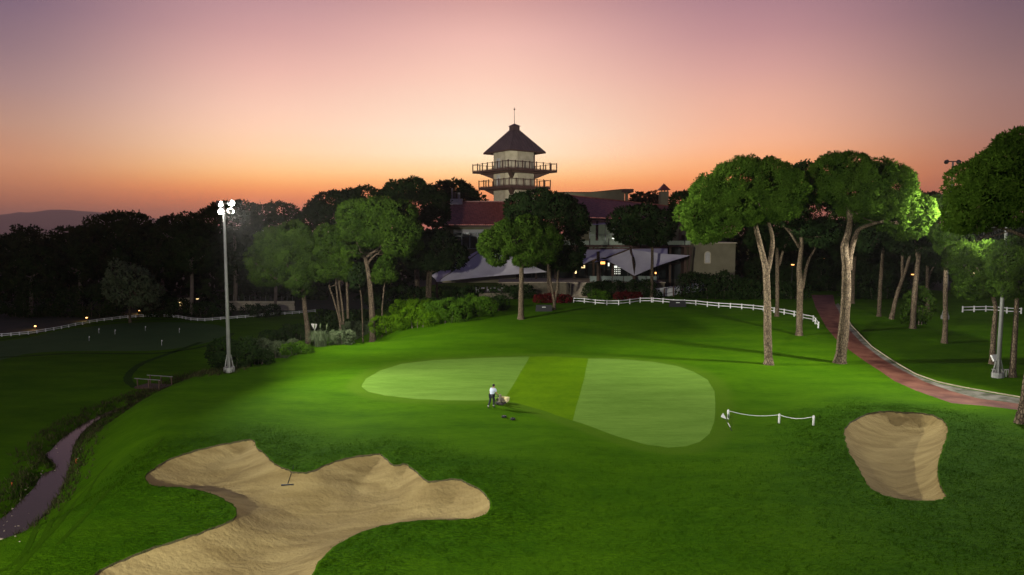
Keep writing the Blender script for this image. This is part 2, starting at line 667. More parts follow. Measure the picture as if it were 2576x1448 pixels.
M_RENDER = pmat('cream_render', (0.155, 0.138, 0.08), (0.20, 0.18, 0.11), 0.6, 0.9, 0.1, 12)  # cream lowered, tree shade on the annex sits in the colour
M_STEPS = pmat('step_stone', (0.30, 0.25, 0.17), (0.42, 0.35, 0.25), 3, 0.85, 0.2, 10)
M_SEAM = pmat('brown_metal_roof', (0.085, 0.056, 0.052), (0.115, 0.078, 0.072), 0.8, 0.5)
M_GLASS = pmat('dark_window_glass', (0.02, 0.024, 0.024), None, rough=0.08, spec=0.6)
M_FRAME = pmat('window_frame', (0.42, 0.45, 0.42), None, rough=0.5)
M_CANVAS = pmat('sail_canvas', (0.46, 0.43, 0.445), (0.55, 0.515, 0.53), 0.5, 0.8, 0.08, 5)
M_WOOD = pmat('dark_timber', (0.05, 0.030, 0.020), (0.09, 0.055, 0.035), 4, 0.7, 0.2, 12, stretch=(1, 1, 0.2))
M_BLACK = pmat('black_rubber', (0.012, 0.012, 0.012), None, rough=0.6)
M_LAMPGLASS = emat('floodlight_lens', (1.0, 0.98, 0.90), 60.0)
M_AMBER = emat('amber_lamp', (1.0, 0.42, 0.10), 3.0)
M_WARM = emat('warm_lamp', (1.0, 0.72, 0.30), 1.6)
M_COOL = emat('cool_lamp', (0.95, 1.0, 0.85), 1.2)


def tilemat():
    m, t, b = newmat('red_roof_tiles')
    NN, LL = t.nodes.new, t.links.new
    b.inputs['Roughness'].default_value = 0.5
    g = NN('ShaderNodeNewGeometry')
    n = NN('ShaderNodeTexNoise')
    n.inputs['Scale'].default_value = 1.8
    n.inputs['Detail'].default_value = 6
    LL(g.outputs['Position'], n.inputs['Vector'])
    r = NN('ShaderNodeValToRGB')
    r.color_ramp.elements[0].position = 0.35
    r.color_ramp.elements[1].position = 0.7
    r.color_ramp.elements[0].color = (0.13, 0.024, 0.014, 1)
    r.color_ramp.elements[1].color = (0.24, 0.066, 0.045, 1)
    LL(n.outputs['Fac'], r.inputs[0])
    LL(r.outputs[0], b.inputs['Base Color'])
    return m


M_TILE = tilemat()

# ------------------------------------------------------------------ terrain
ZLOW = -4.0
DZ = lambda zx, zy: tuple(onz(*z8(zx, zy), 0.15))
bunker_big = [z8(*p) for p in [(330, 1260), (470, 1112), (560, 1060), (700, 1000), (850, 950), (960, 915), (1060, 880), (1140, 850), (1180, 825), (1190, 795),
    (1165, 770), (1100, 740), (1020, 715), (930, 700), (840, 692), (770, 685), (740, 665), (732, 630), (760, 605), (820, 565), (900, 530),
    (1000, 497), (1100, 470), (1200, 448), (1260, 438), (1285, 455), (1292, 480), (1330, 520), (1370, 565), (1400, 585), (1440, 600), (1490, 612),
    (1530, 612), (1580, 602), (1650, 570), (1720, 548), (1800, 530), (1880, 520), (1920, 520), (1950, 545), (1985, 570), (2040, 565), (2090, 600),
    (2130, 640), (2170, 660), (2230, 655), (2300, 652), (2370, 680), (2420, 705), (2455, 735), (2470, 770), (2455, 800), (2400, 825), (2320, 838),
    (2200, 845), (2080, 855), (1950, 875), (1850, 900), (1760, 940), (1690, 980), (1640, 1030), (1600, 1080), (1575, 1130), (1540, 1260)]]
bunker_small = [(2122, 1100), (2128, 1082), (2150, 1065), (2190, 1050), (2230, 1045), (2270, 1047), (2310, 1048), (2345, 1053), (2370, 1065), (2384, 1085),
    (2380, 1110), (2368, 1140), (2360, 1165), (2362, 1195), (2372, 1225), (2380, 1245), (2360, 1255), (2310, 1257), (2260, 1252), (2215, 1240),
    (2185, 1220), (2170, 1195), (2155, 1170), (2135, 1140)]
green_left = [(908, 975), (920, 955), (955, 935), (1010, 918), (1090, 909), (1200, 904), (1333, 900), (1300, 955), (1268, 1007), (1232, 1008), (1130, 1008), (1040, 1004), (970, 996), (925, 987)]
green_strip = [(1333, 900), (1400, 900), (1480, 905), (1467, 965), (1440, 1058), (1390, 1040), (1330, 1022), (1268, 1007), (1300, 955)]
green_right = [(1480, 905), (1560, 906), (1640, 913), (1700, 923), (1745, 937), (1780, 957), (1797, 985), (1800, 1020), (1797, 1060), (1785, 1090), (1760, 1110),
    (1725, 1121), (1680, 1124), (1630, 1117), (1560, 1098), (1500, 1077), (1440, 1058), (1467, 965)]
path_poly = [(2040, 766), (2046, 785), (2050, 800), (2062, 820), (2078, 841), (2103, 862), (2136, 882), (2177, 905), (2218, 927), (2251, 948), (2305, 970), (2350, 985), (2395, 1001),
    (2473, 1010), (2565, 1025), (2680, 1052), (2830, 1090), (2830, 1062), (2680, 1026), (2566, 1008), (2462, 990), (2395, 970), (2322, 946), (2300, 936), (2259, 919), (2218, 899), (2169, 870), (2136, 845), (2115, 820),
    (2100, 794), (2095, 766)]
verge_poly = [(2100, 794), (2115, 820), (2136, 845), (2169, 870), (2218, 899), (2259, 919), (2300, 936), (2322, 946), (2395, 970), (2462, 990), (2566, 1008), (2680, 1026), (2830, 1062),
    (2830, 1046), (2680, 1012), (2567, 994), (2496, 979), (2428, 965), (2361, 951), (2305, 934), (2249, 908), (2193, 878), (2142, 840), (2122, 812), (2108, 790)]
creek_r = [z8(*p) for p in [(-160, 1040), (0, 960), (60, 930), (130, 890), (190, 850), (230, 800), (270, 730), (310, 670), (335, 590), (350, 520), (360, 470), (385, 420), (430, 370), (500, 325), (560, 295), (615, 276)]]
creek_l = [z8(*p) for p in [(605, 268), (500, 310), (430, 345), (370, 385), (310, 430), (265, 480), (240, 500), (260, 525), (290, 555), (280, 580), (230, 595), (210, 620), (180, 670), (130, 720), (70, 780), (20, 820), (-160, 920)]]
practice_poly = [(-150, 940), (-150, 880), (60, 852), (150, 832), (250, 820), (330, 813), (430, 811), (520, 815), (560, 822), (575, 835), (555, 850), (500, 868), (400, 882), (290, 884), (180, 884), (60, 892)]


def smooth_poly(pts, n=4):
    """closed Catmull-Rom"""
    p = np.array(pts, float)
    out = []
    m = len(p)
    for i in range(m):
        a, b, c, d = p[i - 1], p[i], p[(i + 1) % m], p[(i + 2) % m]
        for k in range(n):
            t = k / n
            out.append(0.5 * ((2 * b) + (-a + c) * t + (2 * a - 5 * b + 4 * c - d) * t * t + (-a + 3 * b - 3 * c + d) * t ** 3))
    return np.array(out)


def unproj(poly, z, n=4, sm=True):
    q = np.array([onz(px, py, z) for px, py in poly])
    return smooth_poly(q, n) if sm else q


P_BIG = unproj(bunker_big, 0.1, 4)
P_SMALL = unproj(bunker_small, 0.1, 5)
P_GL = unproj(green_left, 0.05, 1, False)
P_GS = unproj(green_strip, 0.05, 1, False)
P_GR = unproj(green_right, 0.05, 1, False)


def wobble(P, amp, step=0.35, seed=3):
    out = []
    for k in range(len(P)):
        a, b = P[k], P[(k + 1) % len(P)]
        m_ = max(1, int(np.hypot(*(b - a)) / step))
        d = (b - a) / max(np.hypot(*(b - a)), 1e-6)
        for q in range(m_):
            p = a + (b - a) * q / m_
            # displacement depends on position only, so shared borders stay shared
            w = amp * (math.sin(p[0] * 7.1 + p[1] * 3.3) + math.sin(p[0] * 2.3 - p[1] * 9.7) + 0.6 * math.sin(p[0] * 17 + p[1] * 13))
            out.append(p + np.array([w * 0.6, w]))
    return np.array(out)


P_GL, P_GS, P_GR = (wobble(P, 0.035, 0.6) for P in (P_GL, P_GS, P_GR))
P_PATH = unproj(path_poly, 0.35, 1, False)
P_VERGE = unproj(verge_poly, 0.35, 1, False)
P_CREEK = unproj(creek_r + creek_l, ZLOW - 0.35, 3)
P_PRACT = unproj(practice_poly, ZLOW, 3)
B_EDGE = [(-80, -200), (-45, 5)] + [tuple(onz(*z8(*p), -2.6)) for p in [(-160, 1040), (0, 970), (70, 936), (140, 896), (200, 855), (243, 800), (285, 735), (325, 675), (352, 590), (366, 520), (376, 470), (400, 425), (445, 378), (510, 335), (580, 300),
    (640, 270), (720, 240), (830, 185), (880, 165)]] + [tuple(onz(px, py, -2.0)) for px, py in [(540, 955), (610, 948), (650, 925), (710, 905), (780, 887), (850, 870)]] + [(-18.5, 84), (-22, 100), (-27, 130), (-40, 300), (-40, 6000)]
B_EDGE = np.array(B_EDGE)
LAWN_SIDE = np.vstack([B_EDGE, [(9000, 6000), (9000, -200)]])


def inside(pts, poly):
    x, y = pts[:, 0], pts[:, 1]
    r = np.zeros(len(pts), bool)
    n = len(poly)
    for i in range(n):
        x1, y1 = poly[i]
        x2, y2 = poly[(i + 1) % n]
        if y1 == y2:
            continue
        c = ((y1 > y) != (y2 > y)) & (x < (x2 - x1) * (y - y1) / (y2 - y1) + x1)
        r ^= c
    return r


def segdist(pts, line, closed=True):
    d = np.full(len(pts), 1e9)
    n = len(line)
    for i in range(n if closed else n - 1):
        a, b = line[i], line[(i + 1) % n]
        ab = b - a
        t = np.clip(((pts - a) @ ab) / max(ab @ ab, 1e-12), 0, 1)
        d = np.minimum(d, np.hypot(*(pts - (a + t[:, None] * ab)).T))
    return d


def sdist(pts, poly):
    d = segdist(pts, poly)
    return np.where(inside(pts, poly), -d, d)


def sstep(x, a, b):
    t = np.clip((x - a) / (b - a), 0, 1)
    return t * t * (3 - 2 * t)


def height(pts):
    """terrain height without sand hollows"""
    pts = np.atleast_2d(np.asarray(pts, float))
    x, y = pts.T
    d = segdist(pts, B_EDGE, False)
    d = np.where(inside(pts, LAWN_SIDE), d, -d)
    w = sstep(d, -2.5, 6.0)
    h = ZLOW * (1 - w)
    h += 2.0 * sstep(y, 60, 104) * sstep(d, 0, 14)
    h += (0.16 * np.sin(x * 0.21 + 1.0) * np.sin(y * 0.17 + 0.5) + 0.10 * np.sin(x * 0.43 - y * 0.31)) * sstep(-np.abs(y - 40) + 40, 0, 30) * sstep(d, 2, 10)
    # flat under the putting green
    g = np.minimum(np.minimum(sdist(pts, P_GL), sdist(pts, P_GS)), sdist(pts, P_GR))
    k = 1 - sstep(g, 0, 5)
    h = h * (1 - k) + k * (0.05 + 0.02 * (y - 52) * 0.3)
    for P, amp, wd in ((P_BIG, 0.42, 3.2), (P_SMALL, 0.35, 2.6)):
        s = sdist(pts, P)
        yc = P[:, 1].mean()
        far = sstep(y - yc, -6, 6) * 0.8 + 0.2
        h += amp * far * np.exp(-(np.clip(s, 0, None) / wd) ** 2) * (1 - k)
    c = sdist(pts, P_CREEK)
    w = 1 - sstep(c, -0.3, 0.9)
    h = h * (1 - w) + (ZLOW - 0.75) * w
    r = np.hypot(x, y)
    h += 12 * sstep(r, 700, 5000) * sstep(-y, -4000, 200) * 0
    return h


def sand_height(pts, h):
    out = h.copy()
    msk = np.zeros(len(pts), bool)
    for P, dep, wd in ((P_BIG, 1.25, 2.0), (P_SMALL, 1.25, 1.15)):
        s = -sdist(pts, P)
        i = s > 0
        x, y = pts[i].T
        out[i] = h[i] - 0.08 - dep * (1 - np.exp(-s[i] / wd)) + 0.05 * np.sin(x * 1.3 + np.sin(y * 1.1) * 1.5) * np.clip(s[i] / 1.5, 0, 1) + 0.03 * np.sin(x * 2.7 - y * 2.1) * np.clip(s[i], 0, 1)
    return out


def hz(x, y):
    return float(height([(x, y)])[0])


def ground(px, py):
    """point of the terrain seen at a picture position"""
    d = ray(px, py)
    Y = np.concatenate([np.arange(16, 80, 0.25), np.arange(80, 400, 1.0)])
    p = d[None, :] * (Y / d[1])[:, None]
    hh = height(p[:, :2])
    below = (CAMZ + p[:, 2]) <= hh
    i = int(np.argmax(below)) if below.any() else len(Y) - 1
    if i > 0 and below.any():
        a = (CAMZ + p[i - 1, 2]) - hh[i - 1]
        b = hh[i] - (CAMZ + p[i, 2])
        q = p[i - 1] + (p[i] - p[i - 1]) * (a / max(a + b, 1e-9))
    else:
        q = p[i]
    return np.array([q[0], q[1], hz(q[0], q[1])])


# point set for the triangulated terrain
pts = []
y = -60.0
while y < 14:
    for x in np.arange(-90, 91, 6.0):
        pts.append((x, y))
    y += 5.0
y = 14.0
while y < 300:
    s = 0.5 if y < 62 else (0.9 if y < 95 else (1.6 if y < 140 else 5.0))
    hw = min(0.85 * y + 14, 190)
    xs = np.arange(-hw, hw, s) + rng.uniform(-0.1, 0.1) * s
    jit = rng.uniform(-0.18, 0.18, (len(xs), 2)) * s
    for x, j in zip(xs, jit):
        pts.append((x + j[0], y + j[1]))
    y += s
for rr in (320, 420, 560, 760, 1050, 1500, 2200, 3300, 5000, 7000, 9300):
    for k in range(40):
        a = 2 * math.pi * (k + 0.5 * (rr % 3)) / 40
        pts.append((rr * math.sin(a), rr * math.cos(a)))
pts = np.array(pts)
for P, s in ((P_BIG, 0.3), (P_SMALL, 0.3)):
    lo, hi = P.min(0), P.max(0)
    gx, gy = np.meshgrid(np.arange(lo[0], hi[0], s), np.arange(max(lo[1], 18), hi[1], s))
    q = np.column_stack([gx.ravel(), gy.ravel()]) + rng.uniform(-0.05, 0.05, (gx.size, 2))
    pts = pts[sdist(pts, P) > 0.15]
    pts = np.vstack([pts, q[sdist(q, P) < -0.12]])

FOREST_EDGE = np.array([onz(px, py, ZLOW) for px, py in [(-300, 880), (-150, 862), (0, 845), (110, 832), (200, 810), (330, 800), (410, 795), (520, 803), (640, 790), (810, 778)]] + [(-30, 140), (-10, 150), (70, 150), (90, 110), (140, 100), (400, 100), (400, 290), (-400, 290), (-300, 100)])
regions = [('sand_bunker', P_BIG, M_SAND), ('sand_bunker', P_SMALL, M_SAND), ('putting_green', P_GL, M_GREEN), ('mown_strip', P_GS, M_STRIP),
           ('putting_green', P_GR, M_GREEN), ('cart_path', P_PATH, M_PATH), ('gravel_verge', P_VERGE, M_VERGE), ('practice_green', P_PRACT, M_PRACT), ('forest_floor', FOREST_EDGE, M_FLOOR)]
allp = [tuple(p) for p in pts]
edges = []
for _, P, _m in regions:
    n0 = len(allp)
    Q = []
    for i in range(len(P)):
        a, b = P[i], P[(i + 1) % len(P)]
        m_ = max(1, int(np.hypot(*(b - a)) / (0.6 if np.hypot(*a) < 120 else 4)))
        Q += [tuple(a + (b - a) * k / m_) for k in range(m_)]
    allp += Q
    edges += [(n0 + i, n0 + (i + 1) % len(Q)) for i in range(len(Q))]
res = delaunay_2d_cdt([Vector(p) for p in allp], edges, [], 0, 1e-4)
V2 = np.array([tuple(v) for v in res[0]])
F3 = np.array([f for f in res[2] if len(f) == 3])
H = height(V2)
cen = V2[F3].mean(1)
reg = np.full(len(F3), -1)
for i, (nm, P, _m) in enumerate(regions):
    reg[(reg == -1) & inside(cen, P)] = i
e1, e2 = V2[F3[:, 1]] - V2[F3[:, 0]], V2[F3[:, 2]] - V2[F3[:, 0]]
flip = (e1[:, 0] * e2[:, 1] - e1[:, 1] * e2[:, 0]) < 0
F3[flip] = F3[flip][:, ::-1]
dB = np.minimum(sdist(V2, P_BIG), sdist(V2, P_SMALL))
gmin = np.minimum(np.minimum(sdist(V2, P_GL), sdist(V2, P_GS)), sdist(V2, P_GR))
rough = (1 - sstep(dB, 0.5, 7.0)) * sstep(gmin, 1.5, 5)
rough = np.maximum(rough, 0.8 * sstep(V2[:, 0] - 0.35 * (V2[:, 1] - 25), 8, 20) * (1 - sstep(V2[:, 1], 36, 48)))
rough = np.maximum(rough, 0.45 * (1 - sstep(V2[:, 1], 30, 46)) * sstep(V2[:, 0], -6, 4))


def region_obj(name, sel, m, zs, kind='structure', label=None):
    f = F3[sel]
    used = np.unique(f)
    mp = np.full(len(V2), -1)
    mp[used] = np.arange(len(used))
    o = mesh_obj(name, np.column_stack([V2[used], zs[used]]), mp[f], m, None, True)
    a = o.data.attributes.new('rough', 'FLOAT', 'POINT')
    a.data.foreach_set('value', rough[used].astype(np.float32))
    if name == 'lawn':
        a = o.data.attributes.new('fringe', 'FLOAT', 'POINT')
        a.data.foreach_set('value', (1 - sstep(gmin[used], 0.9, 1.7)).astype(np.float32))
    tag(o, label, None, None, kind)
    return o


lawn = region_obj('lawn', reg == -1, M_LAWN, H)
HS = sand_height(V2, H)
for i, (nm, P, m_) in enumerate(regions):
    if nm == 'sand_bunker':
        hh = HS.copy()
        onb = np.abs(sdist(V2, P)) < 1e-3
        hh[onb] = H[onb] - 0.08
        region_obj(nm, reg == i, m_, hh)
        # turf lip round the sand
        nb = 1
        ring = []
        for k in range(len(P)):
            a, b = P[k], P[(k + 1) % len(P)]
            mm = max(1, int(np.hypot(*(b - a)) / 0.25))
            ring += [a + (b - a) * q / mm for q in range(mm)]
        ring = np.array(ring)
        hr = height(ring)
        nrm = np.roll(ring, -1, 0) - np.roll(ring, 1, 0)
        nrm = np.column_stack([-nrm[:, 1], nrm[:, 0]]) / np.maximum(np.hypot(*nrm.T), 1e-6)[:, None]
        ctr_in = inside(ring + nrm * 0.05, P)
        nrm[~ctr_in] *= -1
        wob = np.clip(rng.normal(0.02, 0.03, len(ring)), -0.03, 0.1)
        vs = np.vstack([np.column_stack([ring - nrm * 0.10, hr - 0.01]), np.column_stack([ring + nrm * wob[:, None], hr + 0.015 + rng.uniform(-0.015, 0.02, len(ring))]),
                        np.column_stack([ring + nrm * wob[:, None] * 0.6, hr - 0.2])])
        n_ = len(ring)
        k_ = np.arange(n_)
        k2 = (k_ + 1) % n_
        fs = np.vstack([np.column_stack([k_, k2, n_ + k2, n_ + k_]), np.column_stack([n_ + k_, n_ + k2, 2 * n_ + k2, 2 * n_ + k_])])
        o = mesh_obj('turf_lip', vs, fs, M_LAWN)
        o.data.materials.append(M_SOIL)
        o.data.polygons.foreach_set('material_index', np.repeat([0, 1], n_).astype(np.int32))
        tag(o, None, None, None, 'structure')
    else:
        region_obj(nm, reg == i, m_, H)

# stream surface
cw = P_CREEK.mean(0)
big = []
for k in range(len(P_CREEK)):
    a, b = P_CREEK[k - 1], P_CREEK[(k + 1) % len(P_CREEK)]
    t_ = b - a
    nn = np.array([t_[1], -t_[0]]) / max(np.hypot(*t_), 1e-6)
    q = P_CREEK[k] + nn * 0.12
    if inside(q[None, :], P_CREEK)[0]:
        q = P_CREEK[k] - nn * 0.12
    big.append(q)
rs = delaunay_2d_cdt([Vector(p) for p in big], [(i, (i + 1) % len(big)) for i in range(len(big))], [], 1, 1e-4)
o = mesh_obj('stream_water', [(v[0], v[1], ZLOW - 0.38) for v in rs[0]], [tuple(f) for f in rs[2]], M_WATER)
tag(o, None, None, None, 'structure')

# tyre tracks pressed into the lawn, and longer grass left along the practice green
def strip(name, pxs, w, m, z, lift=0.012):
    q = np.array([ground(a, b)[:2] for a, b in pxs])
    fine = []
    for i in range(len(q) - 1):
        a, b, c, d = q[max(i - 1, 0)], q[i], q[i + 1], q[min(i + 2, len(q) - 1)]
        for k in range(14):
            t = k / 14
            fine.append(0.5 * ((2 * b) + (-a + c) * t + (2 * a - 5 * b + 4 * c - d) * t * t + (-a + 3 * b - 3 * c + d) * t ** 3))
    fine = np.array(fine)
    tn = np.gradient(fine, axis=0)
    nn = np.column_stack([-tn[:, 1], tn[:, 0]]) / np.maximum(np.hypot(*tn.T), 1e-6)[:, None]
    cols = []
    for f in (-0.5, -0.17, 0.17, 0.5):
        p = fine + nn * (w * f * rng.uniform(0.85, 1.15, len(fine)))[:, None]
        cols.append(np.column_stack([p, height(p) + lift]))
    n = len(fine)
    vs = np.vstack(cols)
    fs = [(j * n + i, j * n + i + 1, (j + 1) * n + i + 1, (j + 1) * n + i) for j in range(3) for i in range(n - 1)]
    o = mesh_obj(name, vs, np.array(fs), m, None, True)
    tag(o, None, None, None, 'structure')


M_TRACK = grassmat('pressed_grass', (0.026, 0.075, 0.001), (0.044, 0.105, 0.0015), (0.02, 0.06, 0.001), bump=0.3)
M_COLLAR = grassmat('collar_grass', (0.020, 0.055, 0.006), (0.03, 0.07, 0.008), (0.02, 0.05, 0.004), bump=0.4)
for tr_ in ([(0, 1095), (150, 952), (300, 802), (430, 662), (545, 565)], [(55, 1115), (205, 952), (335, 802), (470, 650), (565, 530)], [(290, 960), (450, 790), (640, 600), (830, 420)], [(80, 1060), (230, 900), (360, 770), (490, 630)]):
    strip('tyre_track', [z8(*p) for p in tr_], 0.22, M_TRACK, -0.8)
strip('collar_band', [z8(*p) for p in [(1010, -60), (900, -20), (800, 15), (710, 50), (655, 95), (645, 135), (690, 168)]], 0.9, M_COLLAR, ZLOW)
strip('collar_band', [(-120, 905), (60, 897), (180, 890), (290, 890), (400, 889), (500, 875), (560, 857), (585, 838)], 0.9, M_COLLAR, ZLOW)
strip('collar_band', [(-100, 872), (60, 846), (150, 826), (250, 814), (330, 807), (430, 805), (520, 809)], 0.9, M_COLLAR, ZLOW)

# pale kerb along the outer side of the gravel verge
kb = MB()
kpts = [onz(px, py, 0.35) for px, py in [(2122, 812), (2142, 838), (2193, 876), (2249, 906), (2305, 932), (2361, 949), (2428, 963), (2496, 977), (2567, 992), (2680, 1010), (2830, 1044)]]
kp = []
for a, b in zip(kpts[:-1], kpts[1:]):
    for k in range(4):
        q = a + (b - a) * k / 4
        kp.append((q[0], q[1], hz(*q) + 0.03))
kb.tube(kp, 0.065, 6)
tag(kb.build('kerb', M_STEPS), None, None, None, 'structure')


# ------------------------------------------------------------------ foliage
def rand_dirs(n):
    v = rng.normal(size=(n, 3))
    return v / np.linalg.norm(v, axis=1)[:, None]


def foliage(name, lobes, tuft, m, parent, dens=14.0, clump=0.34, up=0.25, wid=0.34, flat=1.0, blades=2, core=False):
    """lobes: rows (x, y, z, rx, ry, rz). Leaf tufts on clumps that sit on the lobes' surfaces."""
    lobes = np.array(lobes, float)
    cl = []
    for i, l in enumerate(lobes):
        rm = (l[3] * l[4] * l[5]) ** (1 / 3)
        rc = max(rm * clump, tuft * 1.3)
        nc = int(6.8 * (rm / rc) ** 2) + 8
        d = rand_dirs(nc)
        c = l[:3] + d * l[3:6] * 0.86
        ok = np.ones(nc, bool)
        for j, q in enumerate(lobes):
            if j != i and not (core and j == len(lobes) - 1):
                ok &= (((c - q[:3]) / q[3:6]) ** 2).sum(1) > 0.42
        c, d = c[ok], d[ok]
        rr = rc * rng.uniform(0.75, 1.3, len(c))
        cl.append(np.column_stack([c, rr, d]))
    cl = np.vstack(cl)
    nt_ = np.maximum((dens * (cl[:, 3] / tuft) ** 2).astype(int), 4)
    idx = np.repeat(np.arange(len(cl)), nt_)
    n = len(idx)
    d = rand_dirs(n)
    out = cl[idx, 4:7]
    # prefer the outer half of each clump
    dot = (d * out).sum(1)
    d = np.where((dot < -0.25)[:, None], d - 2 * dot[:, None] * out, d)
    base = cl[idx, :3] + d * (cl[idx, 3] * rng.uniform(0.55, 1.0, n))[:, None] * np.array([1, 1, 0.85])
    nrm = d * 0.65 + out * 0.5
    nrm /= np.linalg.norm(nrm, axis=1)[:, None]
    vs, fs, pf = [], [], []
    off = 0
    for k in range(blades):
        g = nrm * 0.8 + rng.normal(size=(n, 3)) * 0.55 + np.array([0, 0, up])
        g /= np.linalg.norm(g, axis=1)[:, None]
        s = np.cross(g, rand_dirs(n))
        s /= np.maximum(np.linalg.norm(s, axis=1), 1e-6)[:, None]
        ln = tuft * rng.uniform(0.65, 1.25, n)[:, None]
        w = ln * wid
        tri = np.stack([base - s * w * 0.5, base + g * ln * 0.55 + s * w * 0.55, base + g * ln, base + g * ln * 0.5 - s * w * 0.6], 1)
        vs.append(tri.reshape(-1, 3))
        fs.append(np.arange(n * 4).reshape(-1, 4) + off)
        off += n * 4
        pf.append(np.repeat(nrm, 4, 0))
    o = mesh_obj(name, np.vstack(vs), np.vstack(fs), m, parent)
    a = o.data.attributes.new('puff', 'FLOAT_VECTOR', 'POINT')
    a.data.foreach_set('vector', np.vstack(pf).astype(np.float32).ravel())
    return o


def catmull(path, n=4):
    p = [np.array(q, float) for q in path]
    p = [2 * p[0] - p[1]] + p + [2 * p[-1] - p[-2]]
    out = []
    for i in range(1, len(p) - 2):
        a, b, c, d = p[i - 1:i + 3]
        for k in range(n):
            t = k / n
            out.append(0.5 * ((2 * b) + (-a + c) * t + (2 * a - 5 * b + 4 * c - d) * t * t + (-a + 3 * b - 3 * c + d) * t ** 3))
    out.append(p[-2])
    return out


def limb(path, r0, r1, n=9, knob=0.06):
    pp = catmull(path, 5)
    m_ = len(pp)
    mb = MB()
    rad = [(r0 + (r1 - r0) * i / (m_ - 1)) * (1 + rnd.uniform(-knob, knob)) for i in range(m_)]
    return mb.tube(pp, rad, n), pp


def tree(label, Y, lobes_px, zf, stems, mleaf=None, tuft=None, name='umbrella_pine', cat='pine tree', group=None, dens=14.0, depth=1.0, limbs=5,
         bark=None, rad=None, clump=0.30, base=None, up=0.25, wid=0.34):
    """lobes_px in a zoom's own pixels (cx, cy, rx, ry); stems: list of (path in zoom pixels, r0, r1), first one ends on the ground"""
    mleaf = mleaf or M_PINE
    bark = bark or M_BARK
    tuft = tuft or max(0.2, (0.0036 if mleaf is M_PINE else 0.0042) * Y)
    L3 = []
    for cx, cy, rx, ry in lobes_px:
        c = at(*zf(cx, cy), Y)
        ex = at(*zf(cx + rx, cy), Y)
        ey = at(*zf(cx, cy - ry), Y)
        L3.append((c[0], Y, c[2], abs(ex[0] - c[0]), 0, abs(ey[2] - c[2])))
    L3 = np.array(L3)
    x0, x1 = (L3[:, 0] - L3[:, 3]).min(), (L3[:, 0] + L3[:, 3]).max()
    zc, Rw = (L3[:, 2]).mean(), (x1 - x0) / 2
    xm = (x0 + x1) / 2
    out = []
    for l in L3:
        u = min(1.0, abs(l[0] - xm) / max(Rw, 0.1))
        k = 0.62 * Rw * depth * math.sqrt(max(0.0, 1 - u * u))
        ry = 0.5 * (l[3] + l[5]) * 0.95
        k = max(0, k - ry * 0.35)
        if k > ry * 0.4:
            kk = k * rnd.uniform(0.6, 1.0)
            sc = (Y - kk) / Y
            out.append((l[0] * sc, Y - kk, CAMZ + (l[2] - CAMZ) * sc, l[3] * 0.98 * sc, ry, l[5] * 0.98 * sc))
            out.append((l[0] + rnd.uniform(-0.3, 0.3) * l[3], Y + k * rnd.uniform(0.6, 1.0), l[2] - 0.1 * l[5], l[3] * 0.95, ry, l[5] * 0.92))
        else:
            out.append((l[0], Y + rnd.uniform(-0.2, 0.2) * ry, l[2], l[3], ry, l[5]))
    zlo, zhi = (L3[:, 2] - L3[:, 5]).min(), (L3[:, 2] + L3[:, 5]).max()
    if len(L3) > 4:
        out.append((xm, Y + 0.1 * Rw, zlo * 0.45 + zhi * 0.55, Rw * 0.66, Rw * 0.6 * depth, (zhi - zlo) * 0.30))
    # ground point
    if base is None:
        b = at(*zf(*stems[0][0][0]), Y)
    else:
        b = np.array([base[0], base[1], 0.0])
    gz = hz(b[0], Y)
    root = thing(name, (b[0], Y, gz), label, cat, group)
    tops = []
    for si, (path, r0, r1) in enumerate(stems):
        pp = [at(*zf(*q), Y) for q in path]
        if abs(pp[0][2] - gz) < 3.0 or si == 0:
            if pp[0][2] > gz:
                pp = [np.array([pp[0][0], Y, gz - 0.1])] + pp[(1 if pp[0][2] - gz < 1.0 else 0):]
            else:
                pp[0] = np.array([pp[0][0], Y, gz - 0.1])
        yo = rnd.uniform(-0.6, 0.6) if si else 0
        pp = [q + np.array([0, yo * (j / max(1, len(pp) - 1)), 0]) for j, q in enumerate(pp)]
        mb, fine = limb(pp, r0, r1)
        if si == 0 and abs(fine[0][2] - gz) < 2:
            # root flare
            mb.tube([np.array(fine[0]), np.array(fine[0]) + np.array([0, 0, 0.35]), np.array(fine[0]) + np.array([0, 0, 0.8])], [r0 * 1.35, r0 * 1.12, r0 * 0.9], 9, False)
        mb.build('trunk' if si == 0 else 'limb', bark, root, True)
        tops.append((fine[-1], r1))
    # branches into the crown
    for j in range(limbs):
        tp, r1 = tops[j % len(tops)]
        l = out[rnd.randrange(len(out))]
        e = np.array(l[:3]) - np.array([0, 0, l[5] * 0.3])
        mid = (np.array(tp) * 0.5 + e * 0.5) + np.array([0, 0, -0.12 * np.linalg.norm(e - tp)])
        mb, _ = limb([tp - np.array([0, 0, 0.15]), mid, e], r1 * 0.75, max(0.02, r1 * 0.25), 6)
        mb.build('branch', bark, root, True)
    foliage('crown', out, tuft, mleaf, root, dens * (0.56 if mleaf is M_PINE else 0.38), clump, up, wid * (1.0 if mleaf is M_PINE else 1.25), core=len(L3) > 4)
    return root


GP = 'umbrella pines round the green'
